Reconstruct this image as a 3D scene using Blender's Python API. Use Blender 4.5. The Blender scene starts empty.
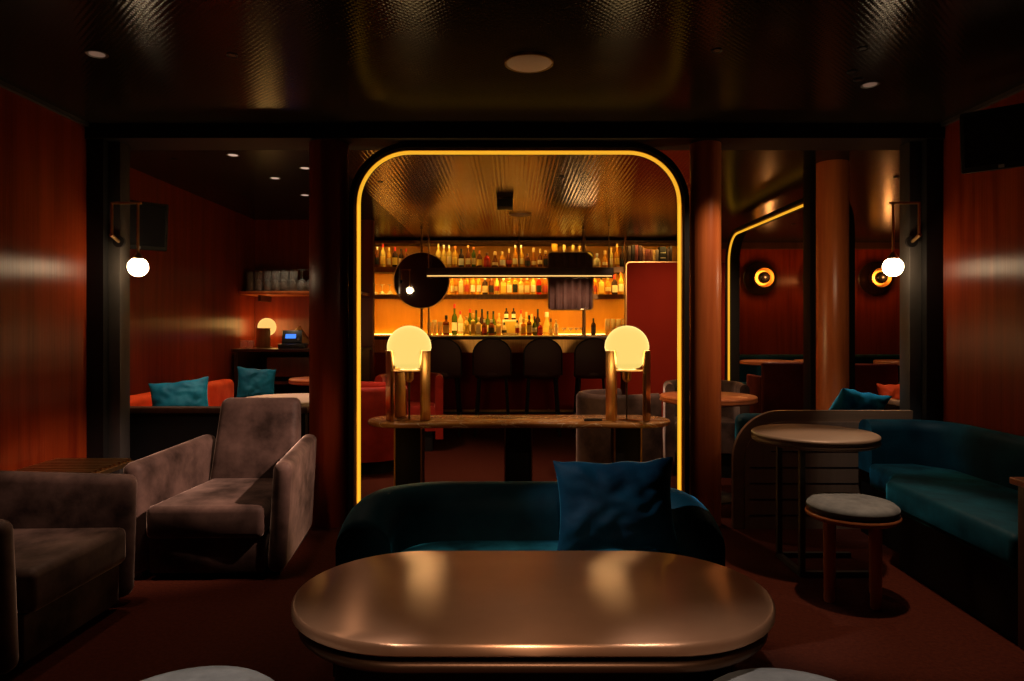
import bpy, bmesh, math, random
from mathutils import Vector, Matrix, noise
random.seed(7)
PI = math.pi
sc = bpy.context.scene
COL = sc.collection
F = 682.67
CAMZ = 1.2
HZ = 328.0
ZC = 2.42          # ceiling height


def at(px, py, Y):
    """point of the place seen at a pixel of the photograph, at depth Y"""
    return Vector(((px - 512) * Y / F, Y, CAMZ + (HZ - py) * Y / F))


# ------------------------------------------------------------------ materials
def mat(name, base, rough=.5, metal=0., spec=.5, sheen=0., sheen_tint=(1, 1, 1), emit=None, es=0., trans=0., ior=1.45, aniso=0.):
    m = bpy.data.materials.new(name)
    m.use_nodes = True
    b = m.node_tree.nodes['Principled BSDF']
    b.inputs['Base Color'].default_value = (*base, 1)
    b.inputs['Roughness'].default_value = rough
    b.inputs['Metallic'].default_value = metal
    b.inputs['Specular IOR Level'].default_value = spec
    b.inputs['IOR'].default_value = ior
    b.inputs['Transmission Weight'].default_value = trans
    if sheen:
        b.inputs['Sheen Weight'].default_value = sheen
        b.inputs['Sheen Roughness'].default_value = .35
        b.inputs['Sheen Tint'].default_value = (*sheen_tint, 1)
    if emit:
        b.inputs['Emission Color'].default_value = (*emit, 1)
        b.inputs['Emission Strength'].default_value = es
    return m


def nodes(m):
    t = m.node_tree
    return t, t.nodes, t.links, t.nodes['Principled BSDF']


def mapped(m, scale, kind='Object', rot=(0, 0, 0)):
    t, N, L, b = nodes(m)
    tc = N.new('ShaderNodeTexCoord')
    mp = N.new('ShaderNodeMapping')
    mp.inputs['Scale'].default_value = scale
    mp.inputs['Rotation'].default_value = rot
    L.new(tc.outputs[kind], mp.inputs['Vector'])
    return mp.outputs['Vector']


def noise_color(m, vec, c0, c1, scale=1., detail=4, lo=.3, hi=.7, rough=.6):
    t, N, L, b = nodes(m)
    n = N.new('ShaderNodeTexNoise')
    n.inputs['Scale'].default_value = scale
    n.inputs['Detail'].default_value = detail
    n.inputs['Roughness'].default_value = rough
    L.new(vec, n.inputs['Vector'])
    r = N.new('ShaderNodeValToRGB')
    r.color_ramp.elements[0].position = lo
    r.color_ramp.elements[1].position = hi
    r.color_ramp.elements[0].color = (*c0, 1)
    r.color_ramp.elements[1].color = (*c1, 1)
    L.new(n.outputs['Fac'], r.inputs['Fac'])
    L.new(r.outputs['Color'], b.inputs['Base Color'])
    return n


def bump(m, out, strength, dist=.01):
    t, N, L, b = nodes(m)
    bp = N.new('ShaderNodeBump')
    bp.inputs['Strength'].default_value = strength
    bp.inputs['Distance'].default_value = dist
    L.new(out, bp.inputs['Height'])
    L.new(bp.outputs['Normal'], b.inputs['Normal'])
    return bp


def wood(name, c0, c1, rough=.32, grain=(9, 9, .55), fine=(70, 70, 1.2), bs=.25, spec=.5):
    m = mat(name, c0, rough, spec=spec)
    noise_color(m, mapped(m, grain), c0, c1, 1.6, 6, .28, .72)
    t, N, L, b = nodes(m)
    n = N.new('ShaderNodeTexNoise')
    n.inputs['Scale'].default_value = 1.
    n.inputs['Detail'].default_value = 2
    L.new(mapped(m, fine), n.inputs['Vector'])
    bump(m, n.outputs['Fac'], bs, .004)
    return m


def brushed(m, amount, direction=None):
    """stretch the gloss across the brushing: along 'direction', or along the horizontal of any upright surface"""
    t, N, L, b = nodes(m)
    b.inputs['Anisotropic'].default_value = amount
    if direction is None:
        g = N.new('ShaderNodeNewGeometry')
        v = N.new('ShaderNodeVectorMath')
        v.operation = 'CROSS_PRODUCT'
        L.new(g.outputs['True Normal'], v.inputs[0])
        v.inputs[1].default_value = (0, 0, 1)
        L.new(v.outputs['Vector'], b.inputs['Tangent'])
    else:
        c = N.new('ShaderNodeCombineXYZ')
        for i in range(3):
            c.inputs[i].default_value = direction[i]
        L.new(c.outputs['Vector'], b.inputs['Tangent'])


def velvet(name, c0, c1, scale=7., sheen=.6, tint=(1, 1, 1), rough=.6, bs=.12, spec=.12):
    m = mat(name, c0, rough, sheen=sheen, sheen_tint=tint, spec=spec)
    n = noise_color(m, mapped(m, (1, 1, 1)), c0, c1, scale, 5, .35, .68)
    bump(m, n.outputs['Fac'], bs, .02)
    t, N, L, b = nodes(m)
    r = N.new('ShaderNodeMapRange')     # crushed pile: the sheen comes and goes in patches
    r.inputs['From Min'].default_value = .3
    r.inputs['From Max'].default_value = .7
    r.inputs['To Min'].default_value = sheen * .12
    r.inputs['To Max'].default_value = sheen
    L.new(n.outputs['Fac'], r.inputs['Value'])
    L.new(r.outputs['Result'], b.inputs['Sheen Weight'])
    return m


M = {}
M['wall_wood'] = wood('lacquered mahogany panelling', (.10, .008, .0025), (.22, .030, .005), .36, fine=(110, 110, .5), bs=.3)
brushed(M['wall_wood'], .93)
M['pillar_wood'] = wood('turned mahogany', (.36, .075, .018), (.62, .17, .045), .3, bs=.3)
M['dark_wood'] = wood('dark walnut', (.035, .015, .008), (.075, .03, .014), .4)
M['plank_wood'] = wood('partition planks', (.17, .092, .055), (.25, .14, .08), .45)
M['rail_wood'] = wood('rail walnut', (.16, .085, .045), (.26, .14, .075), .35, grain=(.8, 9, 9), fine=(2, 70, 70))
M['orange_wood'] = wood('cherry wood', (.30, .085, .03), (.42, .13, .045), .3, grain=(5, 5, 1))
M['wine_panel'] = mat('wine red lacquer', (.165, .022, .012), .7, spec=.04)
noise_color(M['wine_panel'], mapped(M['wine_panel'], (1, 1, 1)), (.17, .012, .005), (.20, .015, .006), 2, 2)
M['carpet'] = mat('rust carpet', (.10, .022, .01), .95, spec=.1)
_n = noise_color(M['carpet'], mapped(M['carpet'], (1, 1, 1)), (.032, .005, .0017), (.058, .010, .0034), 60, 6, .3, .7)
bump(M['carpet'], _n.outputs['Fac'], .5, .01)


def ceiling_mat(name, base, rough, diamond):
    m = mat(name, base, rough, metal=0. if diamond else .85, spec=.07 if diamond else .3)
    t, N, L, b = nodes(m)

    def wave(rotz, sc_):
        w = N.new('ShaderNodeTexWave')
        w.wave_type = 'BANDS'
        w.bands_direction = 'X'
        w.wave_profile = 'SIN'
        w.inputs['Scale'].default_value = sc_
        w.inputs['Distortion'].default_value = 0
        L.new(mapped(m, (1, 1, 1), rot=(0, 0, rotz)), w.inputs['Vector'])
        return w.outputs['Fac']
    brushed(m, .9 if diamond else .75, (0, 1, 0))
    if diamond:
        mx = N.new('ShaderNodeMath')
        mx.operation = 'MULTIPLY'
        L.new(wave(PI / 4, 15), mx.inputs[0])
        L.new(wave(-PI / 4, 15), mx.inputs[1])
        bump(m, mx.outputs[0], .08, .006)
    else:
        mx = N.new('ShaderNodeMath')
        mx.operation = 'MULTIPLY_ADD'
        L.new(wave(PI / 2, 9), mx.inputs[0])
        mx.inputs[1].default_value = .15
        L.new(wave(0, 9.5), mx.inputs[2])
        bump(m, mx.outputs[0], .25, .004)
    return m


M['ceil_front'] = ceiling_mat('embossed dark metal', (.019, .013, .008), .15, True)
M['ceil_bar'] = ceiling_mat('ribbed bronze metal', (.12, .068, .022), .16, False)
M['ceil_dark'] = mat('dark polished ceiling', (.010, .008, .007), .22, spec=.06)
M['black'] = mat('matt black', (.006, .005, .005), .6, spec=.3)
M['black_gloss'] = mat('black gloss', (.008, .007, .007), .25)
M['black_metal'] = mat('blackened steel', (.045, .04, .037), .42, metal=.3)
noise_color(M['black_metal'], mapped(M['black_metal'], (1, 1, 1)), (.042, .037, .033), (.07, .061, .055), 3, 3)
M['brass'] = mat('brushed brass', (.62, .36, .13), .3, metal=1)
noise_color(M['brass'], mapped(M['brass'], (40, 40, 2)), (.52, .29, .10), (.70, .42, .16), 1, 3)
M['dull_brass'] = mat('aged brass', (.36, .21, .09), .38, metal=1)
noise_color(M['dull_brass'], mapped(M['dull_brass'], (30, 30, 2)), (.30, .17, .07), (.42, .25, .11), 1, 3)
M['bronze'] = mat('satin bronze', (.36, .22, .13), .29, metal=.7)
brushed(M['bronze'], .92, (0, 1, 0))
noise_color(M['bronze'], mapped(M['bronze'], (1, 1, 1)), (.33, .165, .09), (.41, .215, .12), 4, 5)
M['matt_bronze'] = mat('worn bronze', (.20, .13, .085), .5, metal=.3)
M['dark_bronze'] = mat('dark bronze', (.10, .05, .028), .4, metal=.8)
M['mirror'] = mat('mirror glass', (.72, .66, .6), .02, metal=1)
M['teal'] = velvet('teal velvet', (.001, .014, .022), (.0015, .026, .036), 6, 1., (.05, .46, .72))
M['teal_light'] = velvet('bright teal velvet', (.003, .078, .14), (.006, .13, .21), 8, .8, (.1, .7, .9))
M['blue_velvet'] = velvet('petrol blue velvet', (.001, .013, .026), (.0015, .024, .042), 9, 1., (.06, .42, .62))
M['mauve'] = velvet('mushroom velvet', (.018, .010, .008), (.115, .066, .054), 4, 1., (.95, .68, .58))
M['grey'] = velvet('grey felt', (.10, .10, .097), (.16, .158, .152), 14, .2)
M['red_velvet'] = velvet('red velvet', (.20, .012, .006), (.32, .02, .01), 6, .5, (1, .3, .2))
M['orange_velvet'] = velvet('orange velvet', (.62, .055, .012), (.80, .085, .018), 6, .4, (1, .4, .2))
M['wine_fabric'] = velvet('wine upholstery', (.10, .014, .01), (.15, .022, .014), 6, .25, (1, .4, .3))
M['stool_leather'] = mat('oxblood leather', (.045, .008, .006), .5)
M['curtain'] = velvet('dusty pink curtain', (.38, .20, .17), (.48, .27, .23), 3, .2)
M['opal'] = mat('lit opal glass', (.004, .003, .002), .5, emit=(.94, .66, .16), es=1.0, spec=.02)
M['opal_white'] = mat('lit white opal glass', (.9, .9, .85), .3, emit=(1, .72, .42), es=34.)
M['opal_dim'] = mat('lit small opal glass', (.004, .003, .002), .5, spec=.02, emit=(.95, .58, .15), es=1.0)
M['led'] = mat('amber led', (.04, .03, .01), .4, emit=(1, .47, .025), es=.95)
M['led_line'] = mat('warm led line', (.8, .6, .3), .4, emit=(1, .58, .17), es=1.1)
M['led_shelf'] = mat('shelf led', (.8, .6, .3), .4, emit=(1, .58, .11), es=58.)
M['led_rail'] = mat('rail led', (.8, .6, .3), .4, emit=(1, .62, .16), es=22.)
M['led_back'] = mat('back led', (.8, .6, .3), .4, emit=(1, .58, .10), es=13.)
M['lens'] = mat('downlight lens', (.5, .45, .4), .4, emit=(1, .7, .55), es=.5)
M['lens_dim'] = mat('dim downlight lens', (.3, .22, .18), .4, emit=(1, .6, .42), es=.10)
M['disc'] = mat('ceiling disc', (.70, .52, .42), .6, emit=None)
M['bulb'] = mat('sconce bulb', (.9, .7, .4), .3, emit=(1, .42, .07), es=9.)
M['screen'] = mat('blue screen', (.05, .1, .3), .3, emit=(.05, .22, 1), es=1.3)
M['teal_led'] = mat('teal indicator', (0, .4, .4), .4, emit=(.02, .6, .5), es=1)
M['plastic'] = mat('dark plastic', (.02, .018, .018), .45)
M['tan'] = mat('tan leather', (.42, .23, .10), .5)
M['paper_top'] = mat('pale table laminate', (.42, .31, .24), .4)
M['white_logo'] = mat('grey badge', (.35, .33, .32), .5)
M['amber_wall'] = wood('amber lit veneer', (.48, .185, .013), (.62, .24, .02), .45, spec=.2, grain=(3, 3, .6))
M['glass'] = mat('clear glass', (.95, .93, .88), .03, trans=.93, ior=1.3)
M['wall_dark'] = mat('dark plaster', (.03, .013, .009), .6)

# marble
m = mat('brown marble', (.3, .17, .08), .22)
t, N, L, b = nodes(m)
n1 = noise_color(m, mapped(m, (1.2, 6, 4)), (.26, .095, .028), (.52, .26, .09), 2.2, 8, .3, .72)
v = N.new('ShaderNodeTexNoise')
v.inputs['Scale'].default_value = 2.3
v.inputs['Detail'].default_value = 9
v.inputs['Distortion'].default_value = 1.4
L.new(mapped(m, (1, 4, 3)), v.inputs['Vector'])
rp = N.new('ShaderNodeValToRGB')
for i, (p, c) in enumerate(((.485, 0), (.5, 1))):
    rp.color_ramp.elements[i].position = p
    rp.color_ramp.elements[i].color = (c, c, c, 1)
e = rp.color_ramp.elements.new(.515)
e.color = (0, 0, 0, 1)
L.new(v.outputs['Fac'], rp.inputs['Fac'])
mx = N.new('ShaderNodeMix')
mx.data_type = 'RGBA'
L.new(rp.outputs['Color'], mx.inputs['Factor'])
L.new(b.inputs['Base Color'].links[0].from_socket, mx.inputs['A'])
mx.inputs['B'].default_value = (.75, .6, .45, 1)
L.new(mx.outputs['Result'], b.inputs['Base Color'])
M['marble'] = m

LIQ = {
    'amber': (.95, .50, .06), 'gold': (1., .72, .16), 'honey': (.85, .33, .03), 'whisky': (.62, .19, .02), 'red': (.62, .03, .01),
    'green': (.11, .15, .02), 'dark': (.05, .022, .012), 'clear': (1., .80, .38), 'brown': (.28, .08, .02)}
for k, c in LIQ.items():
    M['liq_' + k] = mat(k + ' liquor', c, .06, trans=.45 if k != 'dark' else .2, ior=1.12)
for k, c in {'red': (.65, .03, .015), 'black': (.01, .009, .008), 'gold': (.75, .48, .14), 'white': (.8, .72, .55), 'orange': (.8, .22, .03), 'brown': (.16, .07, .03)}.items():
    M['cap_' + k] = mat(k + ' cap', c, .4)
for k, c in {'white': (.85, .76, .55), 'cream': (.8, .6, .28), 'black': (.015, .012, .01), 'yellow': (.85, .55, .08), 'red': (.45, .04, .02)}.items():
    M['label_' + k] = mat(k + ' label paper', c, .7)


# ------------------------------------------------------------------ mesh helpers
def link(o, parent=None):
    COL.objects.link(o)
    if parent is not None:
        o.parent = parent
    return o


def obj(name, bm, m, parent=None, loc=(0, 0, 0), rot=(0, 0, 0), smooth=35, bevel=0., seg=2, sub=0):
    if bevel:
        bmesh.ops.recalc_face_normals(bm, faces=bm.faces)
        bm.normal_update()
        bmesh.ops.bevel(bm, geom=[e for e in bm.edges if len(e.link_faces) == 2 and e.calc_face_angle(0) > .5], offset=bevel, segments=seg, profile=.5, affect='EDGES', clamp_overlap=True)
    bmesh.ops.recalc_face_normals(bm, faces=bm.faces)
    me = bpy.data.meshes.new(name)
    bm.to_mesh(me)
    bm.free()
    if smooth:
        for p in me.polygons:
            p.use_smooth = True
        me.set_sharp_from_angle(angle=math.radians(smooth))
    me.materials.append(M[m] if isinstance(m, str) else m)
    o = bpy.data.objects.new(name, me)
    o.location = loc
    o.rotation_euler = rot
    link(o, parent)
    if sub:
        s = o.modifiers.new('smooth', 'SUBSURF')
        s.levels = s.render_levels = sub
    return o


def bx(x0, x1, y0, y1, z0, z1, bm=None):
    bm = bm or bmesh.new()
    vs = [bm.verts.new((x, y, z)) for x in (x0, x1) for y in (y0, y1) for z in (z0, z1)]
    for f in ((0, 1, 3, 2), (4, 6, 7, 5), (0, 4, 5, 1), (2, 3, 7, 6), (0, 2, 6, 4), (1, 5, 7, 3)):
        bm.faces.new([vs[i] for i in f])
    return bm


def lathe(prof, seg=32, bm=None, c=(0, 0, 0), ring=False):
    """prof: (r, z) from bottom to top; r = 0 closes at the axis"""
    bm = bm or bmesh.new()
    rings = []
    for r, z in prof:
        if r < 1e-6:
            rings.append([bm.verts.new((c[0], c[1], c[2] + z))])
        else:
            rings.append([bm.verts.new((c[0] + r * math.cos(2 * PI * i / seg), c[1] + r * math.sin(2 * PI * i / seg), c[2] + z)) for i in range(seg)])
    if ring:
        rings.append(rings[0])
    for a, b_ in zip(rings, rings[1:]):
        for i in range(seg):
            j = (i + 1) % seg
            q = [a[i % len(a)], a[j % len(a)], b_[j % len(b_)], b_[i % len(b_)]]
            u = []
            for x in q:
                if x not in u:
                    u.append(x)
            if len(u) > 2:
                bm.faces.new(u)
    for R in (rings[0], rings[-1]):
        if len(R) > 2 and not ring:
            bm.faces.new(R)
    return bm


def sweep(path, prof, bm=None, closed=False, up=None):
    """sweep a closed 2-D profile (u across, v along 'up') along 3-D points with mitred frames"""
    bm = bm or bmesh.new()
    P = [Vector(p) for p in path]
    n = len(P)
    rings = []
    lastu = None
    for i in range(n):
        a = P[i - 1] if (i > 0 or closed) else P[i]
        c = P[(i + 1) % n] if (i < n - 1 or closed) else P[i]
        d1 = (P[i] - a)
        d2 = (c - P[i])
        if d1.length < 1e-9: d1 = d2
        if d2.length < 1e-9: d2 = d1
        tn = (d1.normalized() + d2.normalized()).normalized()
        U = Vector(up) if up is not None else (lastu if lastu is not None else (Vector((0, 0, 1)) if abs(tn.z) < .9 else Vector((0, 1, 0))))
        s = tn.cross(U).normalized()
        w = s.cross(tn).normalized()
        if up is None: lastu = w
        k = 1 / max(.4, math.cos(d1.angle(d2) / 2)) if d1.angle(d2) > .3 else 1
        rings.append([bm.verts.new(P[i] + s * u * k + w * v_) for u, v_ in prof])
    m_ = len(prof)
    rng = range(n if closed else n - 1)
    for i in rng:
        A, B = rings[i], rings[(i + 1) % n]
        for j in range(m_):
            bm.faces.new((A[j], A[(j + 1) % m_], B[(j + 1) % m_], B[j]))
    if not closed:
        bm.faces.new(rings[0])
        bm.faces.new(rings[-1])
    return bm


def circ(r, n=10):
    return [(r * math.cos(2 * PI * i / n), r * math.sin(2 * PI * i / n)) for i in range(n)]


def rect(w, h):
    return [(-w / 2, -h / 2), (w / 2, -h / 2), (w / 2, h / 2), (-w / 2, h / 2)]


def tube(path, r, n=10, bm=None, closed=False):
    return sweep(path, circ(r, n), bm, closed)


def rod(a, b, r, n=10):
    return tube([a, b], r, n)


def prism(pts, z0, z1, bm=None):
    """vertical extrusion of an XY outline"""
    bm = bm or bmesh.new()
    A = [bm.verts.new((x, y, z0)) for x, y in pts]
    B = [bm.verts.new((x, y, z1)) for x, y in pts]
    n = len(pts)
    bm.faces.new(A)
    bm.faces.new(B)
    for i in range(n):
        bm.faces.new((A[i], A[(i + 1) % n], B[(i + 1) % n], B[i]))
    return bm


def stadium(L_, r, n=24):
    """outline of a stadium with half straight length L_ and end radius r"""
    p = [(L_ + r * math.cos(-PI / 2 + PI * i / n), r * math.sin(-PI / 2 + PI * i / n)) for i in range(n + 1)]
    p += [(-L_ + r * math.cos(PI / 2 + PI * i / n), r * math.sin(PI / 2 + PI * i / n)) for i in range(n + 1)]
    return p


def loft(layers, bm=None):
    """stack of (outline, z) layers with the same count of points, closed top and bottom"""
    bm = bm or bmesh.new()
    R = [[bm.verts.new((x, y, z)) for x, y in o] for o, z in layers]
    n = len(R[0])
    for A, B in zip(R, R[1:]):
        for i in range(n):
            bm.faces.new((A[i], A[(i + 1) % n], B[(i + 1) % n], B[i]))
    bm.faces.new(R[0])
    bm.faces.new(R[-1])
    return bm


def xform(bm, mx):
    bmesh.ops.transform(bm, matrix=mx, verts=bm.verts)
    return bm


# ------------------------------------------------------------------ object helpers
def tag(o, label, cat, group=None):
    o['label'] = label
    o['category'] = cat
    if group: o['group'] = group
    return o


def thing(name, label, cat, loc=(0, 0, 0), rz=0., group=None):
    o = bpy.data.objects.new(name, None)
    o.empty_display_size = .1
    o.location = loc
    o.rotation_euler = (0, 0, rz)
    link(o)
    return tag(o, label, cat, group)


def struct(name, bm, m, bevel=0., **k):
    o = obj(name, bm, m, bevel=bevel, **k)
    o['kind'] = 'structure'
    return o


def dup(root, label=None, loc=None, rz=None, group=None, mats=None):
    """copy of a thing with copies of its parts and sub-parts"""
    r = root.copy()
    COL.objects.link(r)
    for ch in list(root.children):
        c = ch.copy()
        COL.objects.link(c)
        c.parent = r
        for g in list(ch.children):
            d = g.copy()
            COL.objects.link(d)
            d.parent = c
    if label: r['label'] = label
    if loc is not None: r.location = loc
    if rz is not None: r.rotation_euler[2] = rz
    if group: r['group'] = group
    return r


# ================================================================== THE SETTING
struct('floor', bx(-3.2, 6.4, -2.2, 10, -.1, 0), 'carpet')
struct('ceiling', bx(-3.2, 6.4, -2.2, 4.2, ZC, ZC + .1), 'ceil_front')
struct('ceiling.001', prism([(-1.3, 4.2), (1.13, 4.2), (2.6, 9.63), (2.6, 10), (-1.3, 10)], ZC, ZC + .1), 'ceil_bar')
struct('ceiling.004', prism([(1.13, 4.2), (2.6, 4.2), (2.6, 9.63)], ZC, ZC + .1), 'ceil_dark')
struct('ceiling.002', bx(-3.2, -1.3, 4.2, 10, ZC, ZC + .1), 'ceil_dark')
struct('ceiling.003', bx(2.6, 6.4, 4.2, 10, ZC, ZC + .1), 'ceil_dark')
struct('wall_left', bx(-2.66, -2.54, -2.2, 4.13, 0, ZC), 'wall_wood')
struct('wall_right', bx(2.575, 2.695, -2.2, 4.13, 0, ZC), 'wall_wood')
struct('wall_behind', bx(-2.66, 2.695, -2.3, -2.2, 0, ZC), 'wall_dark')
struct('wall_rear_left', bx(-3.05, -2.9, 4.13, 7.7, 0, ZC), 'wall_wood')
struct('wall_service', bx(-3.05, -1.57, 7.7, 7.8, 0, ZC), 'wall_wood')
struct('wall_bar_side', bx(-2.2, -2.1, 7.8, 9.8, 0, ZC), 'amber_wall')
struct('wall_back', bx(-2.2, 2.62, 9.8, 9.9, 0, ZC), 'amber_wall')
struct('wall_lounge', bx(2.62, 6.4, 9.8, 9.9, 0, ZC), 'wall_wood')
struct('wall_far_right', bx(6.2, 6.3, 4.2, 9.9, 0, ZC), 'wall_dark')
struct('wall_side_right', bx(2.695, 6.3, 4.13, 4.23, 0, ZC), 'wall_dark')
struct('wall_side_left', bx(-3.05, -2.66, 4.06, 4.16, 0, ZC), 'wall_dark')
struct('beam', bx(-2.54, 2.575, 4.06, 4.34, 2.33, ZC), 'black')
for i, (x0, x1) in enumerate(((-2.54, -2.37), (2.405, 2.575))):
    struct('steel_column' + ('.001' if i else ''), bx(x0, x1, 4.13, 4.24, 0, 2.33), 'black_metal', bevel=.006)
    xa = -2.54 if i == 0 else 2.475
    struct('trim_%d' % (i + 1), bx(xa, xa + .10, 4.075, 4.128, 0, 2.33), 'black')
struct('round_column', lathe([(.118, 0), (.118, 2.33)], 40, c=(-1.125, 4.2, 0)), 'wall_wood')
struct('round_column.001', lathe([(.093, 0), (.093, 2.33)], 40, c=(1.19, 4.2, 0)), 'pillar_wood')
struct('round_column.002', lathe([(.112, 0), (.112, ZC)], 40, c=(2.37, 5.05, 0)), 'pillar_wood')
struct('square_column', bx(2.26, 2.385, 5.17, 5.3, 0, ZC), 'black', bevel=.004)
# cornice lines where the walls meet the embossed ceiling
for i, (x0, x1) in enumerate(((-2.54, -2.515), (2.55, 2.575))):
    struct('trim_%d' % (i + 3), bx(x0, x1, -2.2, 4.06, ZC - .022, ZC), 'black_metal')
struct('trim_5', bx(-2.1, 2.6, 9.40, 9.44, 2.385, 2.405), 'dull_brass')
struct('trim_6', bx(2.62, 6.2, 9.74, 9.8, 2.33, ZC), 'dark_wood')


# ================================================================== LIT ARCHES
def arch_path(x0, x1, zt, r, n=14, z0=0.):
    p = [(x0, z0)]
    p += [(x0 + r - r * math.cos(PI / 2 * i / n), zt - r + r * math.sin(PI / 2 * i / n)) for i in range(n + 1)]
    p += [(x1 - r + r * math.sin(PI / 2 * i / n), zt - r + r * math.cos(PI / 2 * i / n)) for i in range(n + 1)]
    p += [(x1, z0)]
    return p


def archway(label, W, zt, r, loc, rz, group):
    T = thing('lit_archway', label, 'archway', loc, rz, group)
    fr = [(x, 0, z) for x, z in arch_path(-W / 2 - .033, W / 2 + .033, zt + .033, r + .033)]
    obj('frame', sweep(fr, rect(.16, .03), up=(0, 1, 0)) if False else sweep(fr, [(-.006, -.08), (.024, -.08), (.024, .08), (-.006, .08)], up=(0, 1, 0)), 'black', T)
    ch = [(x, -.055, z) for x, z in arch_path(-W / 2 - .022, W / 2 + .022, zt + .022, r + .022)]
    obj('channel', sweep(ch, [(-.012, -.012), (.012, -.012), (.012, .012), (-.012, .012)], up=(0, 1, 0)), 'brass', T)
    st = [(x, -.055, z) for x, z in arch_path(-W / 2, W / 2, zt, r)]
    obj('led_strip', sweep(st, circ(.0108, 10), up=(0, 1, 0)), 'led', T)
    return T


archway('big black archway edged with amber light framing the view of the bar', 1.944, 2.264, .31, (.043, 4.2, 0), 0, None)
for (x, z, w_, h_) in ((-.929, 1.0, .022, 1.9), (1.015, 1.0, .022, 1.9)):
    l = bpy.data.lights.new('led_glow', 'AREA')
    l.shape = 'RECTANGLE'
    l.size = w_
    l.size_y = h_
    l.energy = .9 if h_ > 1 else .4
    l.color = (1, .44, .04)
    o = bpy.data.objects.new('led_glow', l)
    o.location = (x, 4.2 - .055 - .016, z)
    o.rotation_euler = (PI / 2, 0, 0)
    COL.objects.link(o)
A2 = archway('far archway edged with amber light beside the wall lamps, seen at an angle', 2.62, 2.27, .30, (2.6, 6.70, 0), -PI / 2, None)

# ================================================================== DOWNLIGHTS


def downlight(x, y, label, power=0, size=75, blend=.7, col=(1, .78, .6), r=.045, tilt=(0, 0), rad=.03, vis=False, aim=None):
    if not vis:
        r = .024
    T = thing('ceiling_light', label, 'ceiling light', (x, y, ZC), 0, 'recessed ceiling downlights')
    obj('trim_ring', lathe([(r * .72, 0), (r, -.004), (r * 1.02, 0)], 24), 'black_metal' if vis else 'black', T)
    obj('lens', lathe([(0, -.002), (r * .72, -.002), (r * .72, 0)], 24), ('lens' if r != .045 or y > 4 else 'lens_dim') if vis else 'black_gloss', T)
    if power:
        l = bpy.data.lights.new('downlight_beam', 'SPOT')
        l.energy = power
        l.spot_size = math.radians(size)
        l.spot_blend = blend
        l.color = col
        l.shadow_soft_size = rad
        o = bpy.data.objects.new('downlight_beam', l)
        o.location = (x, y, ZC - .03)
        o.rotation_euler = (tilt[0], tilt[1], 0)
        if aim:
            o.rotation_euler = (Vector(aim) - o.location).to_track_quat('-Z', 'Y').to_euler()
        COL.objects.link(o)
    return T


WARM = (1, .70, .48)
p = at(97, 52, 3.04)
downlight(p.x, p.y, 'round recessed downlight in the dark ceiling above the mushroom armchairs', 30, 62, .8, WARM, vis=True)
downlight(-.75, 2.45, 'added downlight beside the sofa, brightening the sideways mushroom armchair', 120, 26, .8, (1, .66, .5), aim=(-2.0, 2.85, .7))  # added lamp: lifts the far arm and seat rim of this chair
downlight(1.53, 2.98, 'recessed downlight straight above the grey stool by the bistro table', 125, 39, .5, WARM)
p = at(870, 82, 3.42)
downlight(p.x, p.y, 'round recessed downlight in the dark ceiling above the teal corner bench', 9, 60, .9, WARM, vis=True)
downlight(.05, -.45, 'added downlight just ahead of the curtain, brightening the bronze coffee table', 190, 27, 1., WARM, aim=(.05, 1.66, .55))  # added lamp, set back so its highlight stays off the tabletop
downlight(-.62, 1.12, 'recessed downlight above the grey stool at the coffee table, mushroom armchair side', 170, 34, .8, (1, .85, .75))
downlight(.62, 1.12, 'recessed downlight above the grey stool at the coffee table, teal bench side', 130, 34, .8, (1, .85, .75))
downlight(-1.25, 3.05, 'recessed downlight above the mushroom armchair by the dark pillar', 22, 100, .8, WARM)
downlight(.9, 3.0, 'added downlight above the sofa end, brightening the mushroom armchair across from it', 620, 26, .8, (1, .66, .5), aim=(-1.45, 3.6, .55))  # added fill lamp, lights the armchair from the side
downlight(-1.35, 2.35, 'added downlight between the armchairs and the sofa, brightening the petrol blue cushion', 200, 17, .7, (.8, .9, 1), aim=(.35, 2.6, .5))  # added narrow lamp for the side light on the cushion
downlight(1.7, 3.35, 'added downlight behind the grey stool, brightening the corner of the teal bench', 42, 26, .7, (.9, .9, .9), aim=(2.15, 3.9, .62))  # extra lamp put in to lift the bench corner
downlight(1.62, 3.25, 'added downlight behind the bistro table, brightening the red wood pillar', 60, 44, .8, (1, .66, .42), aim=(1.19, 4.2, 1.35))  # extra lamp put in to brighten the pillar
downlight(2.1, 4.6, 'unseen downlight above the turquoise cushion behind the low partition, turned to brighten it', 110, 36, .8, (1, .9, .8), aim=(2.27, 4.5, .7))  # unseen lamp, aimed only to brighten the cushion
downlight(3.1, 5.5, 'added downlight in the lounge ceiling, brightening the small red cushion', 50, 60, .8, (1, .8, .6), .04)  # invented lamp, there because the red cushion was too dim
for (px, py, lab) in ((233, 155, 'tiny downlight nearest the doorway column, over the orange banquette'), (275, 178, 'tiny downlight in the dark ceiling, middle of the rear cluster'),
                      (305, 168, 'tiny downlight in the dark ceiling, topmost by the dark pillar'), (305, 195, 'tiny downlight in the dark ceiling, lowest by the dark pillar')):
    Y = (ZC - CAMZ) * F / (HZ - py)
    p = at(px, py, Y)
    downlight(p.x, p.y, lab, {233: 70, 275: 45}.get(px, 12), 62, .8, WARM, .045, vis=True)
downlight(-2.45, 4.95, 'tiny downlight above the first teal cushion on the orange banquette', 55, 56, .8, WARM, .04)
downlight(-2.45, 6.25, 'tiny downlight above the second teal cushion on the orange banquette', 60, 56, .8, WARM, .04)
downlight(-2.35, 7.05, 'added tiny downlight brightening the wall shelf of glasses', 30, 70, .8, (1, .75, .5), .035)  # lamp added for glints on the dark glasses
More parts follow.
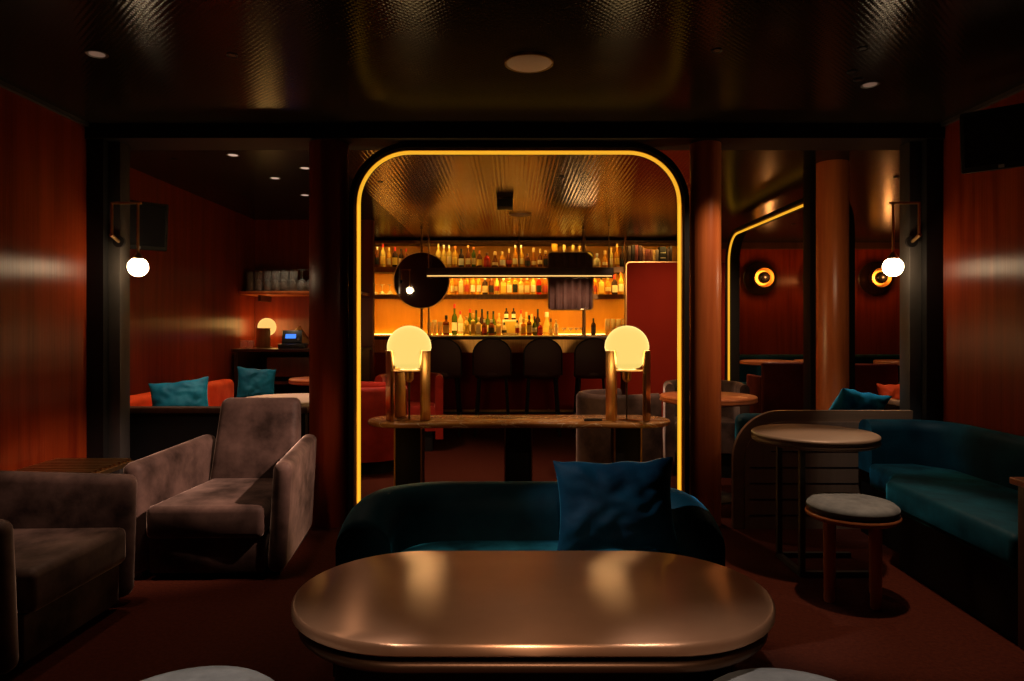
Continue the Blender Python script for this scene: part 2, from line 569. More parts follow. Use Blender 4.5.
downlight(.4, 5.5, 'downlight in the ribbed ceiling above the floor behind the marble console', 40, 70, .8, (1, .6, .4), .04)
downlight(-1.1, 5.7, 'downlight in the ribbed ceiling above the red tub chairs', 130, 80, .8, (1, .6, .4), .04)
downlight(1.1, 5.0, 'downlight in the ribbed ceiling above the mushroom chairs behind the console', 60, 80, .8, (1, .7, .5), .04)
downlight(1.8, 6.3, 'added downlight in the ribbed ceiling, brightening the tall wine red screen', 170, 60, .9, (1, .6, .35), .04, aim=(1.9, 8.3, 1.1))  # lamp added to light the face of the screen
downlight(3.3, 8.0, 'downlight in the lounge ceiling above the wine box chairs', 50, 100, .8, (1, .7, .5), .04)
downlight(.4, -.85, 'recessed downlight above the dusty pink curtain', 160, 110, .8, WARM)

p = at(529, 62, 3.13)
T = thing('ceiling_speaker', 'beige round speaker disc set in the dark embossed ceiling', 'speaker', (p.x, 3.13, ZC))
obj('grille', lathe([(0, -.012), (.095, -.012), (.104, -.006)], 40), 'disc', T)
obj('rim', lathe([(.105, -.010), (.112, -.010), (.114, 0), (.105, 0)], 40, ring=True), 'dull_brass', T)
p = at(505, 196, 6.47)
T = thing('ceiling_projector', 'small black box fixed under the ribbed bar ceiling', 'projector', (p.x, 6.47, ZC))
obj('body', bx(-.075, .075, -.1, .1, -.085, -.012), 'black', T, bevel=.008)
obj('mount_plate', bx(-.04, .04, -.04, .04, -.012, 0), 'black_metal', T)
p = at(520, 211, 7.3)
T = thing('ceiling_speaker', 'round disc in the ribbed ceiling in front of the bar', 'speaker', (p.x, 7.3, ZC))
obj('grille', lathe([(0, -.012), (.10, -.012), (.11, -.006)], 32), 'disc', T)
obj('rim', lathe([(.111, -.010), (.12, -.010), (.122, 0), (.111, 0)], 32, ring=True), 'dull_brass', T)


# ================================================================== PENDANT WALL LAMPS
def wall_pendant(label, side, px_rod, px_mount):
    Y = 4.04
    g = at(px_rod, 267, Y)
    top = at(px_rod, 203, Y)
    mt = at(px_mount, 203, Y)
    mb = at(px_mount, 235, Y)
    T = thing('wall_lamp', label, 'lamp', (mb.x, Y, 0))
    x = g.x - mb.x
    s = 1 if x > 0 else -1
    obj('bracket', tube([(0, 0, mb.z), (0, 0, mt.z), (x + s * .02, 0, mt.z)], .0075, 8), 'brass', T)
    obj('rod', rod((x, 0, mt.z - .004), (x, 0, g.z + .055), .0075, 8), 'brass', T)
    cup = lathe([(.012, .085), (.028, .06), (.03, .045)], 20)
    obj('cap', xform(cup, Matrix.Translation((x, 0, g.z))), 'brass', T)
    gl = bmesh.new()
    bmesh.ops.create_uvsphere(gl, u_segments=28, v_segments=16, radius=.056)
    obj('globe', xform(gl, Matrix.Translation((x, 0, g.z))), 'opal_white', T)
    obj('wall_mount', xform(lathe([(0, 0), (.034, 0), (.034, .02), (0, .02)], 20), Matrix.Translation((0, .085, mb.z - .03)) @ Matrix.Rotation(PI / 2, 4, 'X')), 'black', T)
    obj('mount_arm', rod((0, .07, mb.z - .03), (0, -.012, mb.z), .011, 10), 'dull_brass', T)
    return T


wall_pendant('brass bracket lamp with a glowing white globe by the mushroom armchair side column', -1, 138, 112)
wall_pendant('brass bracket lamp with a glowing white globe by the teal corner bench column', 1, 893, 919)


# ================================================================== SCREENS / TVs
def wall_screen(label, loc, rz, w, h, d, tilt):
    T = thing('wall_screen', label, 'screen', loc, rz)
    R_ = Matrix.Rotation(tilt, 4, 'X')
    obj('casing', xform(bx(-w / 2, w / 2, 0, d, -h / 2, h / 2), R_), 'black', T, bevel=.01)
    obj('panel', xform(bx(-w / 2 + .02, w / 2 - .02, -.004, .001, -h / 2 + .03, h / 2 - .02), R_), 'black_gloss', T)
    obj('badge', xform(bx(-.012, .012, -.006, .001, -h / 2 + .008, -h / 2 + .024), R_), 'white_logo', T)
    obj('wall_bracket', bx(-.05, .05, d * .7, d + .03, -.04, .04), 'black_metal', T)
    return T


wall_screen('black tilted screen high in the corner of the red wood wall above the teal bench', (2.395, 3.345, 2.13), math.radians(-42), .34, .30, .06, math.radians(10))
wall_screen('black tilted screen behind the glowing globe over the orange banquette', (-2.475, 4.53, 1.88), math.radians(42), .36, .32, .06, math.radians(8))

# ================================================================== COFFEE TABLE
T = thing('coffee_table', 'big oval bronze-topped coffee table in front of the teal sofa', 'table', (.05, 1.70, 0))


def stad_layer(L_, r, d, z):
    return (stadium(L_, r + d, 28), z)


obj('tabletop', loft([stad_layer(.285, .30, -.03, .520), stad_layer(.285, .30, -.006, .522), stad_layer(.285, .30, 0, .527), stad_layer(.285, .30, 0, .543), stad_layer(.285, .30, -.003, .548), stad_layer(.285, .30, -.007, .55)]), 'bronze', T, smooth=50)
obj('lower_lip', loft([stad_layer(.285, .30, -.05, .478), stad_layer(.285, .30, -.022, .480), stad_layer(.285, .30, -.016, .486), stad_layer(.285, .30, -.016, .498), stad_layer(.285, .30, -.022, .504), stad_layer(.285, .30, -.05, .506)]), 'dark_bronze', T, smooth=50)
obj('neck', loft([stad_layer(.285, .30, -.05, .5062), stad_layer(.285, .30, -.05, .5198)]), 'black', T)
obj('pedestal', loft([stad_layer(.285, .30, -.10, 0), stad_layer(.285, .30, -.10, .478)]), 'black', T)


# ================================================================== STOOLS
def make_stool(label, loc, rz):
    T = thing('round_stool', label, 'stool', loc, rz, 'round grey stools')
    obj('cushion', lathe([(.17, .405), (.192, .412), (.199, .424), (.196, .438), (.182, .450), (.15, .458), (.09, .463), (0, .465)], 40), 'grey', T, smooth=60)
    obj('seat_ring', lathe([(.10, .375), (.19, .376), (.203, .384), (.205, .394), (.2, .404), (.17, .406), (.10, .404)], 40), 'orange_wood', T, smooth=50)
    for k in range(4):
        a = PI / 4 + k * PI / 2
        x, y = .135 * math.cos(a), .135 * math.sin(a)
        obj('leg', lathe([(.021, 0), (.024, .01), (.026, .34), (.026, .38)], 18, c=(x, y, 0)), 'orange_wood', T)
    return T


S = make_stool('grey cushioned stool with cherry wood legs beside the small bistro table', (1.515, 3.04, 0), -.46)
dup(S, 'grey stool top at the coffee table, at the mushroom armchair end', (-.65, 1.335, 0), .4)
dup(S, 'grey stool top at the coffee table, at the teal bench end', (.56, 1.325, 0), .2)
S.scale = (.95, .95, .95)


# ================================================================== ROUND TABLES
def bead_top(r, z, th=.045):
    return lathe([(0, z - th), (r - .012, z - th), (r - .003, z - th + .006), (r, z - th + .014), (r - .004, z - th * .52), (r - .004, z - th * .48), (r, z - .014), (r - .002, z - .005), (r - .010, z), (0, z)], 56)


T = thing('bistro_table', 'small round bronze-topped table beside the grey stool', 'table', (1.513, 3.42, 0))
obj('tabletop', bead_top(.298, .68, .05), 'matt_bronze', T, smooth=50)
for y in (-.12, .16):
    obj('post', bx(-.125, -.1, y - .0125, y + .0125, .012, .632), 'black_metal', T)
    obj('foot_bar', bx(-.1, .26, y - .012, y + .012, 0, .024), 'black_metal', T)
obj('foot_bar', bx(-.125, -.1, -.12 - .0125, .16 + .0125, 0, .024), 'black_metal', T)


def round_table(label, x, y, r, z, top, group='round tables in the rear lounge', name='round_table'):
    T = thing(name, label, 'table', (x, y, 0), 0, group)
    obj('tabletop', bead_top(r, z), top, T, smooth=50)
    obj('stem', lathe([(.035, .02), (.03, z - .045)], 20), 'black_metal', T)
    obj('foot', lathe([(.2, 0), (.2, .012), (.04, .03)], 32), 'black_metal', T)
    return T


round_table('cherry wood round table just behind the red wood pillar', 1.385, 4.83, .335, .725, 'orange_wood')
round_table('pale round table behind the back of the mushroom armchair', -1.62, 5.0, .35, .69, 'paper_top')
round_table('reddish round table near the service counter', -1.78, 6.4, .30, .73, 'orange_wood')
round_table('far round table under the first wall lamp', 3.14, 8.35, .34, .80, 'orange_wood')
round_table('far round table seen just beside the rear wooden column', 3.85, 8.45, .34, .80, 'orange_wood')
round_table('far round table under the wall lamp behind the globe', 4.80, 8.35, .34, .80, 'orange_wood')


# ================================================================== ARMCHAIRS
def pillow_bm(w, h, t, seed=0, wr=.012, n=26, pinch=.10):
    bm = bmesh.new()
    grid = {}
    for side in (1, -1):
        for i in range(n + 1):
            for j in range(n + 1):
                u, v_ = 2 * i / n - 1, 2 * j / n - 1
                edge = i in (0, n) or j in (0, n)
                if side < 0 and edge:
                    grid[(side, i, j)] = grid[(1, i, j)]
                    continue
                k = max(0, (1 - abs(u) ** 2.6)) ** .62 * max(0, (1 - abs(v_) ** 2.6)) ** .62
                x = u * (w / 2) * (1 - pinch * (1 - v_ * v_) * abs(u))
                z = v_ * (h / 2) * (1 - pinch * (1 - u * u) * abs(v_))
                nz = noise.noise(Vector((u * 2.1 + seed * 3.7, v_ * 2.1, seed + side))) + .6 * noise.noise(Vector((u * 4.5 + seed, v_ * 5 + v_ * u * 2, seed * 2 + side)))
                y = side * (t / 2) * k + side * wr * nz * (k ** .4) * 1.2
                z += .6 * wr * noise.noise(Vector((u * 3 + seed, v_, 9.1)))
                grid[(side, i, j)] = bm.verts.new((x, y, z))
    for side in (1, -1):
        for i in range(n):
            for j in range(n):
                bm.faces.new((grid[(side, i, j)], grid[(side, i + 1, j)], grid[(side, i + 1, j + 1)], grid[(side, i, j + 1)]))
    return bm


def slab(P0, P1, th, bm=None):
    """a slab: quad P0 (4 corners) swept to P1"""
    bm = bm or bmesh.new()
    A = [bm.verts.new(p) for p in P0]
    B = [bm.verts.new(p) for p in P1]
    bm.faces.new(A)
    bm.faces.new(B)
    for i in range(4):
        bm.faces.new((A[i], A[(i + 1) % 4], B[(i + 1) % 4], B[i]))
    return bm


def make_armchair(label, loc, rz):
    """faces -Y at rz = 0; width about .88"""
    T = thing('armchair', label, 'armchair', loc, rz, 'mushroom velvet armchairs')
    for s in (-1, 1):
        def q(xi, xo, y, z0, z1, lean):
            return [(s * xi, y, z0), (s * xo, y, z0), (s * (xo + lean), y, z1), (s * (xi + lean), y, z1)]
        a = slab(q(.285, .375, -.40, .03, .555, .03), q(.215, .305, .36, .03, .585, .03), 0)
        obj('arm', a, 'mauve', T, bevel=.04, seg=4, smooth=60)
    b_ = slab([(-.245, .19, .30), (.245, .19, .30), (.245, .36, .05), (-.245, .36, .05)],
              [(-.225, .33, .79), (.225, .33, .79), (.225, .43, .79), (-.225, .43, .79)], 0)
    obj('backrest', b_, 'mauve', T, bevel=.04, seg=4, smooth=60)
    obj('seat_cushion', prism([(-.278, -.42), (.278, -.42), (.225, .23), (-.225, .23)], .20, .355), 'mauve', T, bevel=.03, seg=3, smooth=60)
    obj('base', prism([(-.272, -.385), (.272, -.385), (.225, .33), (-.225, .33)], .03, .20), 'mauve', T, bevel=.01)
    obj('plinth', prism([(-.33, -.33), (.33, -.33), (.28, .34), (-.28, .34)], 0, .03), 'black', T)
    return T


AC = make_armchair('mushroom velvet armchair facing the room, beside the dark round pillar', (-1.465, 3.64, 0), .02)
dup(AC, 'mushroom velvet armchair turned sideways, cut off by the edge of the photo', (-2.07, 2.66, 0), PI / 2 - .04)

T = thing('slatted_side_table', 'low side table with brass slatted top between the mushroom armchairs', 'side table', (-2.25, 3.50, 0))
for k in range(9):
    obj('slat', bx(-.2, .2, -.17 + k * .04, -.17 + k * .04 + .024, .485, .50), 'brass', T)
obj('frame', sweep([(-.2, -.18, .475), (.2, -.18, .475), (.2, .18, .475), (-.2, .18, .475)], rect(.02, .02), closed=True, up=(0, 0, 1)), 'dull_brass', T)
for sx in (-1, 1):
    for sy in (-1, 1):
        obj('leg', bx(sx * .19 - .01, sx * .19 + .01, sy * .17 - .01, sy * .17 + .01, 0, .468), 'dull_brass', T)

# ================================================================== SOFA
T = thing('curved_sofa', 'low teal velvet sofa with a rounded back in front of the lit archway', 'sofa', (.07, 2.55, 0))


def u_path(hw, yb, yf, r, n=12):
    p = [(hw, yf)]
    p += [(hw - r + r * math.cos(PI / 2 * i / n), yb - r + r * math.sin(PI / 2 * i / n)) for i in range(n + 1)]
    p += [(-hw + r - r * math.sin(PI / 2 * i / n), yb - r + r * math.cos(PI / 2 * i / n)) for i in range(n + 1)]
    p += [(-hw, yf)]
    return p


prof = [(-.1, 0), (.1, 0), (.105, .30)] + [(.105 * math.cos(PI * i / 10), .30 + .115 * math.sin(PI * i / 10)) for i in range(1, 10)] + [(-.105, .30)]
pth = []
up_ = u_path(.635, .36, .04, .30)
for (x, y) in up_:
    f = min(1, max(0, (y + .12) / .36))
    pth.append((x, y, .13))
bm = sweep(pth, prof, up=(0, 0, 1))
for v_ in bm.verts:      # arms sweep down towards the front
    if v_.co.z > .3:
        f = min(1, max(0, (.26 - v_.co.y) / .3))
        v_.co.z -= .16 * f * f * (v_.co.z - .13) / .4
obj('backrest', bm, 'teal', T, smooth=60, bevel=0)
st = [(x, y) for x, y in u_path(.528, .25, -.30, .22)]
obj('seat_cushion', loft([(st, .20), (st, .315), ([(x * .98, y * .98) for x, y in st], .33)]), 'teal', T, smooth=60)
obj('base', loft([(u_path(.67, .40, -.26, .3), .03), (u_path(.67, .40, -.26, .3), .198)]), 'black', T)
obj('plinth', loft([(u_path(.62, .34, -.2, .28), 0), (u_path(.62, .34, -.2, .28), .03)]), 'black', T)


def cushion(label, loc, rot, w, h, t, m_, seed, group=None, name='throw_cushion', wr=.012, cat='cushion'):
    o = obj(name, pillow_bm(w, h, t, seed, wr), m_, None, loc, rot, smooth=80, sub=1)
    return tag(o, label, cat, group)


cushion('petrol blue velvet cushion leaning on the teal sofa back', (.392, 2.58, .53), (math.radians(-13), math.radians(-1), .03), .48, .36, .13, 'blue_velvet', 3, wr=.014)

# ================================================================== CONSOLE TABLE + LAMPS
T = thing('console_table', 'long marble-topped console table standing behind the teal sofa', 'table', (.047, 4.62, 0))
obj('marble_top', loft([(stadium(.80, .205, 20), .552), (stadium(.80, .215, 20), .556), (stadium(.80, .22, 20), .563), (stadium(.80, .22, 20), .578), (stadium(.80, .213, 20), .585)]), 'marble', T, smooth=50)
for x in (-.735, -.005, .72):
    lg = obj('leg', bx(x - .085, x + .085, -.10, .10, 0, .552), 'black', T, bevel=.004)
    for s in (-1, 1):
        obj('edge_strip', bx(x + s * .088 - .005, x + s * .088 + .005, -.108, -.094, 0, .552), 'dull_brass', lg)


def make_lamp(label, loc):
    T = thing('table_lamp', label, 'lamp', loc, 0, 'opal globe table lamps on the console')
    r, cz = .148, .482
    pr = [(0, .345), (.06, .348), (.088, .358), (.10, .375), (.104, .41)]
    pr = [(0, .338), (.05, .340), (.085, .350), (.108, .370), (.122, .40), (.136, .44)] + [(r * math.cos(a), cz + r * math.sin(a)) for a in [i * PI / 2 / 12 for i in range(0, 12)]] + [(0, cz + r)]
    obj('globe', lathe(pr, 40), 'opal', T, smooth=60)
    for a in (214, 326, 126):
        A = math.radians(a)
        R_ = Matrix.Rotation(A + PI / 2, 4, 'Z')
        R_ = Matrix.Translation((.142 * math.cos(A), .142 * math.sin(A), 0)) @ R_
        obj('post', xform(bx(-.041, .041, -.011, .011, 0, .465), R_), 'brass', T, bevel=.003)
    obj('tray', lathe([(0, .325), (.125, .326), (.128, .332), (.12, .337), (0, .337)], 32), 'dull_brass', T)
    obj('socket', lathe([(.012, .25), (.03, .27), (.034, .325)], 20), 'brass', T)
    obj('stem', rod((0, 0, 0), (0, 0, .26), .006), 'black_metal', T)
    return T


def bulb(x, y, z, r, power, col):
    l = bpy.data.lights.new('bulb', 'POINT')
    l.energy = power
    l.color = col
    l.shadow_soft_size = r
    l.use_soft_falloff = False
    o = bpy.data.objects.new('bulb', l)
    o.location = (x, y, z)
    COL.objects.link(o)


LM = make_lamp('glowing opal globe lamp on brass posts, console end near the red tub chairs', (-.69, 4.585, .586))
dup(LM, 'glowing opal globe lamp on brass posts, console end near the red wood pillar', (.771, 4.585, .586))
for x in (-.69, .771):
    bulb(x, 4.585, .586 + .482, .152, 11.5, (1, .62, .26))
T = thing('remote_control', 'small black remote lying on the marble console near a globe lamp', 'remote', (.535, 4.52, .5865), .1)
obj('body', bx(-.06, .06, -.02, .02, 0, .014), 'plastic', T, bevel=.004)
obj('button_pad', bx(-.045, .045, -.012, .012, .0135, .016), 'black_metal', T)


# ================================================================== LOW PARTITIONS AND BENCHES
def partition_path(x0, x1, zt, r):
    p = [(x0, 0, 0)] + [(x0 + r - r * math.cos(PI / 2 * i / 12), 0, zt - r + r * math.sin(PI / 2 * i / 12)) for i in range(13)] + [(x1, 0, zt)]
    return p


T = thing('bench_screen', 'low planked screen with a curved wooden cap behind the bistro table', 'partition', (0, 4.10, 0))
pp = partition_path(1.375, 2.40, .655, .24)
obj('cap_rail', sweep(pp, [(-.05, -.012), (.05, -.012), (.05, .022), (-.05, .022)]), 'rail_wood', T)
body = [(x, z) for x, y, z in partition_path(1.392, 2.40, .638, .225)] + [(2.40, 0)]
bm = prism(body, -.022, .022)
obj('plank_panel', xform(bm, Matrix.Rotation(PI / 2, 4, 'X')), 'plank_wood', T)
for k in range(6):
    obj('groove_strip', bx(1.42 + max(0, .16 * (k - 3.2)) * (k > 3), 2.40, -.0245, -.021, .08 + k * .095, .085 + k * .095), 'black', T)
T = thing('bench_screen', 'low dark screen behind the mushroom armchairs', 'partition', (0, 4.32, 0))
obj('cap_rail', bx(-2.87, -1.28, -.05, .05, .665, .70), 'dark_wood', T, bevel=.006)
obj('panel', bx(-2.88, -1.30, -.03, .03, 0, .665), 'black', T)
T = thing('bench_screen', 'short low screen with a wooden cap running back behind the turquoise cushion', 'partition', (2.66, 4.78, 0), .06)
obj('cap_rail', bx(-.045, .045, -.42, .42, .67, .70), 'rail_wood', T, bevel=.005)
obj('panel', bx(-.03, .03, -.41, .41, 0, .67), 'black', T)


def bench(name, label, cat, segs, m_, loc=(0, 0, 0), rz=0):
    """segs: list of (part, box, material, bevel)"""
    T = thing(name, label, cat, loc, rz)
    for pn, b_, mm, bv in segs:
        obj(pn, bx(*b_), mm, T, bevel=bv, seg=4, smooth=60)
    return T


T = thing('corner_bench', 'teal velvet corner bench along the red wood wall', 'bench', (0, 0, 0))
prof = [(-.075, 0), (.075, 0), (.075, .24)] + [(.075 * math.cos(PI * i / 8), .24 + .06 * math.sin(PI * i / 8)) for i in range(1, 8)] + [(-.075, .24)]
rr = .22
pth = [(2.49, 2.50, .37)] + [(2.49 - rr + rr * math.cos(PI / 2 * i / 8), 3.965 - rr + rr * math.sin(PI / 2 * i / 8), .37) for i in range(9)] + [(2.10, 3.965, .37), (2.05, 3.965, .37)]
obj('backrest', sweep(pth, prof, up=(0, 0, 1)), 'teal', T, smooth=60)
sh = [(1.85, 2.52), (2.405, 2.52), (2.405, 3.70), (2.27, 3.875), (2.02, 3.875), (2.0, 3.6), (1.87, 3.42)]
obj('seat_cushion', prism(sh, .30, .435), 'teal', T, bevel=.03, seg=4, smooth=60)
obj('base', prism([(1.92, 2.54), (2.56, 2.54), (2.56, 4.03), (2.06, 4.03), (2.06, 3.6), (1.94, 3.42)], 0, .30), 'black', T)
T = thing('side_cabinet', 'wood-topped cabinet at the end of the teal corner bench, cut off by the photo edge', 'cabinet', (2.1, 2.32, 0))
obj('cabinet_top', bx(-.295, .46, -.16, .16, .635, .66), 'orange_wood', T, bevel=.004)
obj('body', bx(-.275, .45, -.14, .145, .05, .635), 'dark_wood', T, bevel=.004)
obj('door', bx(-.25, .1, -.155, -.14, .08, .615), 'dark_wood', T, bevel=.003)
obj('plinth', bx(-.25, .44, -.12, .13, 0, .05), 'black', T)

bench('bench', 'teal bench behind the planked screen, holding the turquoise cushion', 'bench', [
    ('backrest', (1.40, 2.50, 4.20, 4.33, .35, .665), 'teal', .05),
    ('seat_cushion', (1.72, 2.50, 4.34, 4.80, .30, .45), 'teal', .03),
    ('base', (1.74, 2.48, 4.22, 4.76, 0, .30), 'black', .005)], 'teal')
cushion('turquoise velvet cushion resting behind the planked screen cap', (2.27, 4.52, .655), (math.radians(35), math.radians(10), .25), .40, .33, .14, 'teal_light', 5, wr=.016)
cushion('small red cushion lying beyond the short low screen with a wooden cap', (3.22, 5.75, .60), (math.radians(-15), 0, .2), .30, .28, .13, 'orange_velvet', 6)
bench('bench', 'low black bench under the small red cushion', 'bench', [
    ('seat_cushion', (-.3, .45, -.28, .25, .30, .45), 'black', .03), ('base', (-.28, .43, -.26, .23, 0, .30), 'black', .004)], 'black', (3.2, 5.75, 0))

bench('banquette', 'orange velvet banquette along the rear wood wall', 'bench', [
    ('backrest', (-2.88, -2.72, 4.75, 6.72, .30, .70), 'orange_velvet', .05),
    ('seat_cushion', (-2.71, -2.2, 4.75, 6.72, .30, .45), 'orange_velvet', .04),
    ('base', (-2.86, -2.24, 4.77, 6.70, 0, .30), 'black', .004)], 'orange_velvet')
cushion('teal velvet cushion on the orange banquette, beside the low dark screen', (-2.42, 4.98, .66), (math.radians(-25), math.radians(-6), .35), .42, .36, .14, 'teal_light', 1)
cushion('teal velvet cushion on the orange banquette, just past the armchair back', (-2.36, 6.30, .67), (math.radians(-22), math.radians(6), .5), .36, .36, .13, 'teal_light', 2)


# ================================================================== TUB CHAIRS
def tub_chair(label, loc, rz, m_, h=.70, group=None, w=.29, depth=.26, back=None):
    """a tub chair facing -Y"""
    T = thing('tub_chair', label, 'chair', loc, rz, group)
    th = .075
    n = 16
    pr = [(-th / 2, 0), (th / 2, 0), (th / 2, h - .16)] + [(th / 2 * math.cos(PI * i / 6), h - .16 + .04 * math.sin(PI * i / 6)) for i in range(1, 6)] + [(-th / 2, h - .16)]
    path = [(w, -depth, .12)] + [(w * math.cos(PI * i / n), .0 + w * math.sin(PI * i / n), .12) for i in range(n + 1)] + [(-w, -depth, .12)]
    obj('backrest', sweep(path, pr, up=(0, 0, 1)), m_, T, smooth=60)
    sr = w - th / 2 - .003
    o_ = [(sr, -depth)] + [(sr * math.cos(PI * i / n), sr * math.sin(PI * i / n)) for i in range(n + 1)] + [(-sr, -depth)]
    obj('seat_cushion', loft([(o_, .2), (o_, .42), ([(x * .96, y * .96) for x, y in o_], .44)]), m_, T, smooth=60)
    o2 = [(x * .9, y * .9) for x, y in o_]
    obj('base', loft([(o2, 0), (o2, .2)]), 'black', T)
    return T


tub_chair('red velvet tub chair just inside the lit archway', (-1.22, 5.80, 0), -PI / 2 - .3, 'red_velvet', .72)
tub_chair('red velvet tub chair farther in, behind the glowing console lamp', (-1.02, 6.85, 0), .1, 'red_velvet', .74)
tub_chair('mushroom velvet tub chair behind the console, under the second globe lamp', (.80, 5.45, 0), PI / 2 + .5, 'mauve', .69, 'rear mushroom tub chairs', .25)
tub_chair('mushroom velvet tub chair behind the cherry wood round table', (1.60, 5.72, 0), -.15, 'mauve', .75, 'rear mushroom tub chairs', .29)


def box_chair(label, x, y, w, h):
    T = thing('box_chair', label, 'chair', (x, y, 0), 0, 'wine red box chairs')
    obj('backrest', bx(-w / 2, w / 2, -.05, .03, .04, h), 'wine_fabric', T, bevel=.025, seg=3)
    for s in (-1, 1):
        obj('arm', bx(s * (w / 2 - .03) - .03, s * (w / 2 - .03) + .03, .032, .5, .04, h - .16), 'wine_fabric', T, bevel=.02, seg=3)
    obj('seat_cushion', bx(-w / 2 + .062, w / 2 - .062, .032, .5, .22, .43), 'wine_fabric', T, bevel=.025, seg=3)
    obj('plinth', bx(-w / 2 + .04, w / 2 - .04, 0, .46, 0, .04), 'black', T)
    return T


box_chair('wine red box chair facing the far table under the first wall lamp', 3.03, 7.55, .54, .82)
box_chair('wine red box chair partly hidden by the rear wooden column', 4.0, 7.65, .62, .80)
tub_chair('bright red tub chair at the far table beside the steel column', (4.66, 7.35, 0), .4, 'orange_velvet', .78)
bench('banquette', 'long teal banquette under the far wall lamps', 'bench', [
    ('backrest', (2.72, 6.1, 9.42, 9.6, .30, .83), 'teal', .05),
    ('seat_cushion', (2.72, 6.1, 8.92, 9.41, .30, .46), 'teal', .04),
    ('base', (2.74, 6.08, 8.98, 9.58, 0, .30), 'black', .004)], 'teal')


# ================================================================== SCONCES
def sconce(label, x):
    T = thing('wall_sconce', label, 'lamp', (x, 9.79, 1.91), 0, 'brass sconces on the lounge wall')
    RX = Matrix.Rotation(PI / 2, 4, 'X')
    obj('back_plate', xform(lathe([(0, .0), (.235, .0), (.24, .012), (.23, .02), (0, .02)], 40), RX), 'dark_wood', T)
    obj('cup', xform(lathe([(.06, .02), (.115, .05), (.135, .10), (.14, .20), (.132, .20), (.125, .10), (.10, .06), (.05, .035)], 36), RX), 'brass', T)
    b_ = bmesh.new()
    bmesh.ops.create_uvsphere(b_, u_segments=24, v_segments=14, radius=.085)
    obj('bulb_cap', xform(b_, Matrix.Translation((0, -.175, 0))), 'black_gloss', T)
    obj('bulb', xform(lathe([(.03, .06), (.05, .075), (.05, .088), (.03, .09)], 20), RX), 'bulb', T)
    return T


sconce('brass cup wall lamp glowing between the far archway and the rear wooden column', 3.55)
sconce('brass cup wall lamp mostly hidden behind the rear wooden column', 4.40)
sconce('brass cup wall lamp showing just behind the white globe', 5.20)
for x in (3.55, 4.40, 5.20):
    l = bpy.data.lights.new('sconce_light', 'POINT')
    l.energy = 5
    l.color = (1, .36, .09)
    l.shadow_soft_size = .04
    o = bpy.data.objects.new('sconce_light', l)
    o.location = (x, 9.43, 1.91)
    COL.objects.link(o)

# ================================================================== WINE RED SCREEN BY THE BAR
T = thing('tall_screen', 'tall wine red screen with a thin brass edge closing the end of the bar', 'screen', (0, 8.30, 0))
r_ = .05
o_ = [(1.385, 0)] + [(1.385 + r_ - r_ * math.cos(PI / 2 * i / 8), 2.0 - r_ + r_ * math.sin(PI / 2 * i / 8)) for i in range(9)] + [(2.58, 2.0), (2.58, 0)]
obj('panel', xform(prism(o_, -.02, .02), Matrix.Rotation(PI / 2, 4, 'X')), 'wine_panel', T)
obj('brass_edge', sweep([(x, 0, z) for x, z in o_[:-1]], rect(.042, .012), up=(0, 1, 0)) if False else sweep([(x, -.004, z) for x, z in o_[:-1]], [(-.006, -.024), (.006, -.024), (.006, .024), (-.006, .024)], up=(0, 1, 0)), 'brass', T)

# ================================================================== THE BAR
T = thing('bar_counter', 'long bar counter with a brass upper band behind the bar stools', 'bar counter', (0, 8.62, 0))
obj('worktop', bx(-1.75, 1.36, -.36, .3, 1.06, 1.10), 'dark_wood', T, bevel=.006)
obj('brass_band', bx(-1.70, 1.33, -.27, .25, .90, 1.06), 'brass', T)
obj('front_panel', bx(-1.70, 1.33, -.26, .25, .1, .90), 'wine_panel', T)
obj('foot_rail', rod((-1.6, -.40, .2), (1.3, -.40, .2), .018), 'brass', T)
for x in (-1.4, -.45, .45, 1.2):
    obj('rail_bracket', rod((x, -.40, .2), (x, -.262, .2), .012), 'brass', T)
obj('plinth', bx(-1.68, 1.31, -.22, .25, 0, .1), 'black', T)

T = thing('back_counter', 'back bar counter carrying the lowest row of bottles', 'counter', (0, 9.5, 0))
obj('worktop', bx(-2.09, 2.55, -.30, .29, 1.06, 1.10), 'dull_brass', T, bevel=.004)
obj('body', bx(-2.08, 2.54, -.26, .29, 0, 1.06), 'dark_wood', T)


def bar_shelf(label, x0, x1, zt, th, leds):
    T = thing('back_bar_shelf', label, 'shelf', (0, 9.3, zt), 0, 'back bar shelves')
    obj('board', bx(x0, x1, 0, .49, -th, 0), 'dark_wood', T, bevel=.003)
    obj('front_lip', bx(x0, x1, -.008, 0, -th - .022, .004), 'dull_brass', T)
    for nm, (y0, y1, z0, z1) in leds:
        obj(nm, bx(x0 + .02, x1 - .02, y0, y1, z0, z1), 'led_back' if nm == 'led_strip' else 'led_shelf', T)
    return T


bar_shelf('top back bar shelf with bottles and books', -2.09, 2.55, 2.03, .05, [('under_led', (.012, .045, -.05 - .008, -.05))])
bar_shelf('middle back bar shelf under the top bottles', -2.09, 1.52, 1.655, .04, [('led_strip', (.46, .475, .002, .010)), ('under_led', (.012, .05, -.048, -.04)), ])
T = thing('back_bar_shelf', 'thin rail shelf right under the bar ceiling', 'shelf', (0, 9.3, 2.385), 0, 'back bar shelves')
obj('board', bx(-2.09, 2.55, 0, .49, -.012, .008), 'dark_wood', T)
obj('front_lip', bx(-2.09, 2.55, -.008, 0, -.034, .008), 'dull_brass', T)
obj('under_led', bx(-2.0, 2.5, .01, .04, -.02, -.012), 'led_rail', T)
T = thing('counter_led_strip', 'amber light strip lying along the back counter behind the bottles', 'light strip', (0, 9.76, 1.101))
obj('channel', bx(-2.05, 1.5, -.012, .012, 0, .006), 'dull_brass', T)
obj('diffuser', bx(-2.05, 1.5, -.01, .01, .006, .014), 'led_back', T)
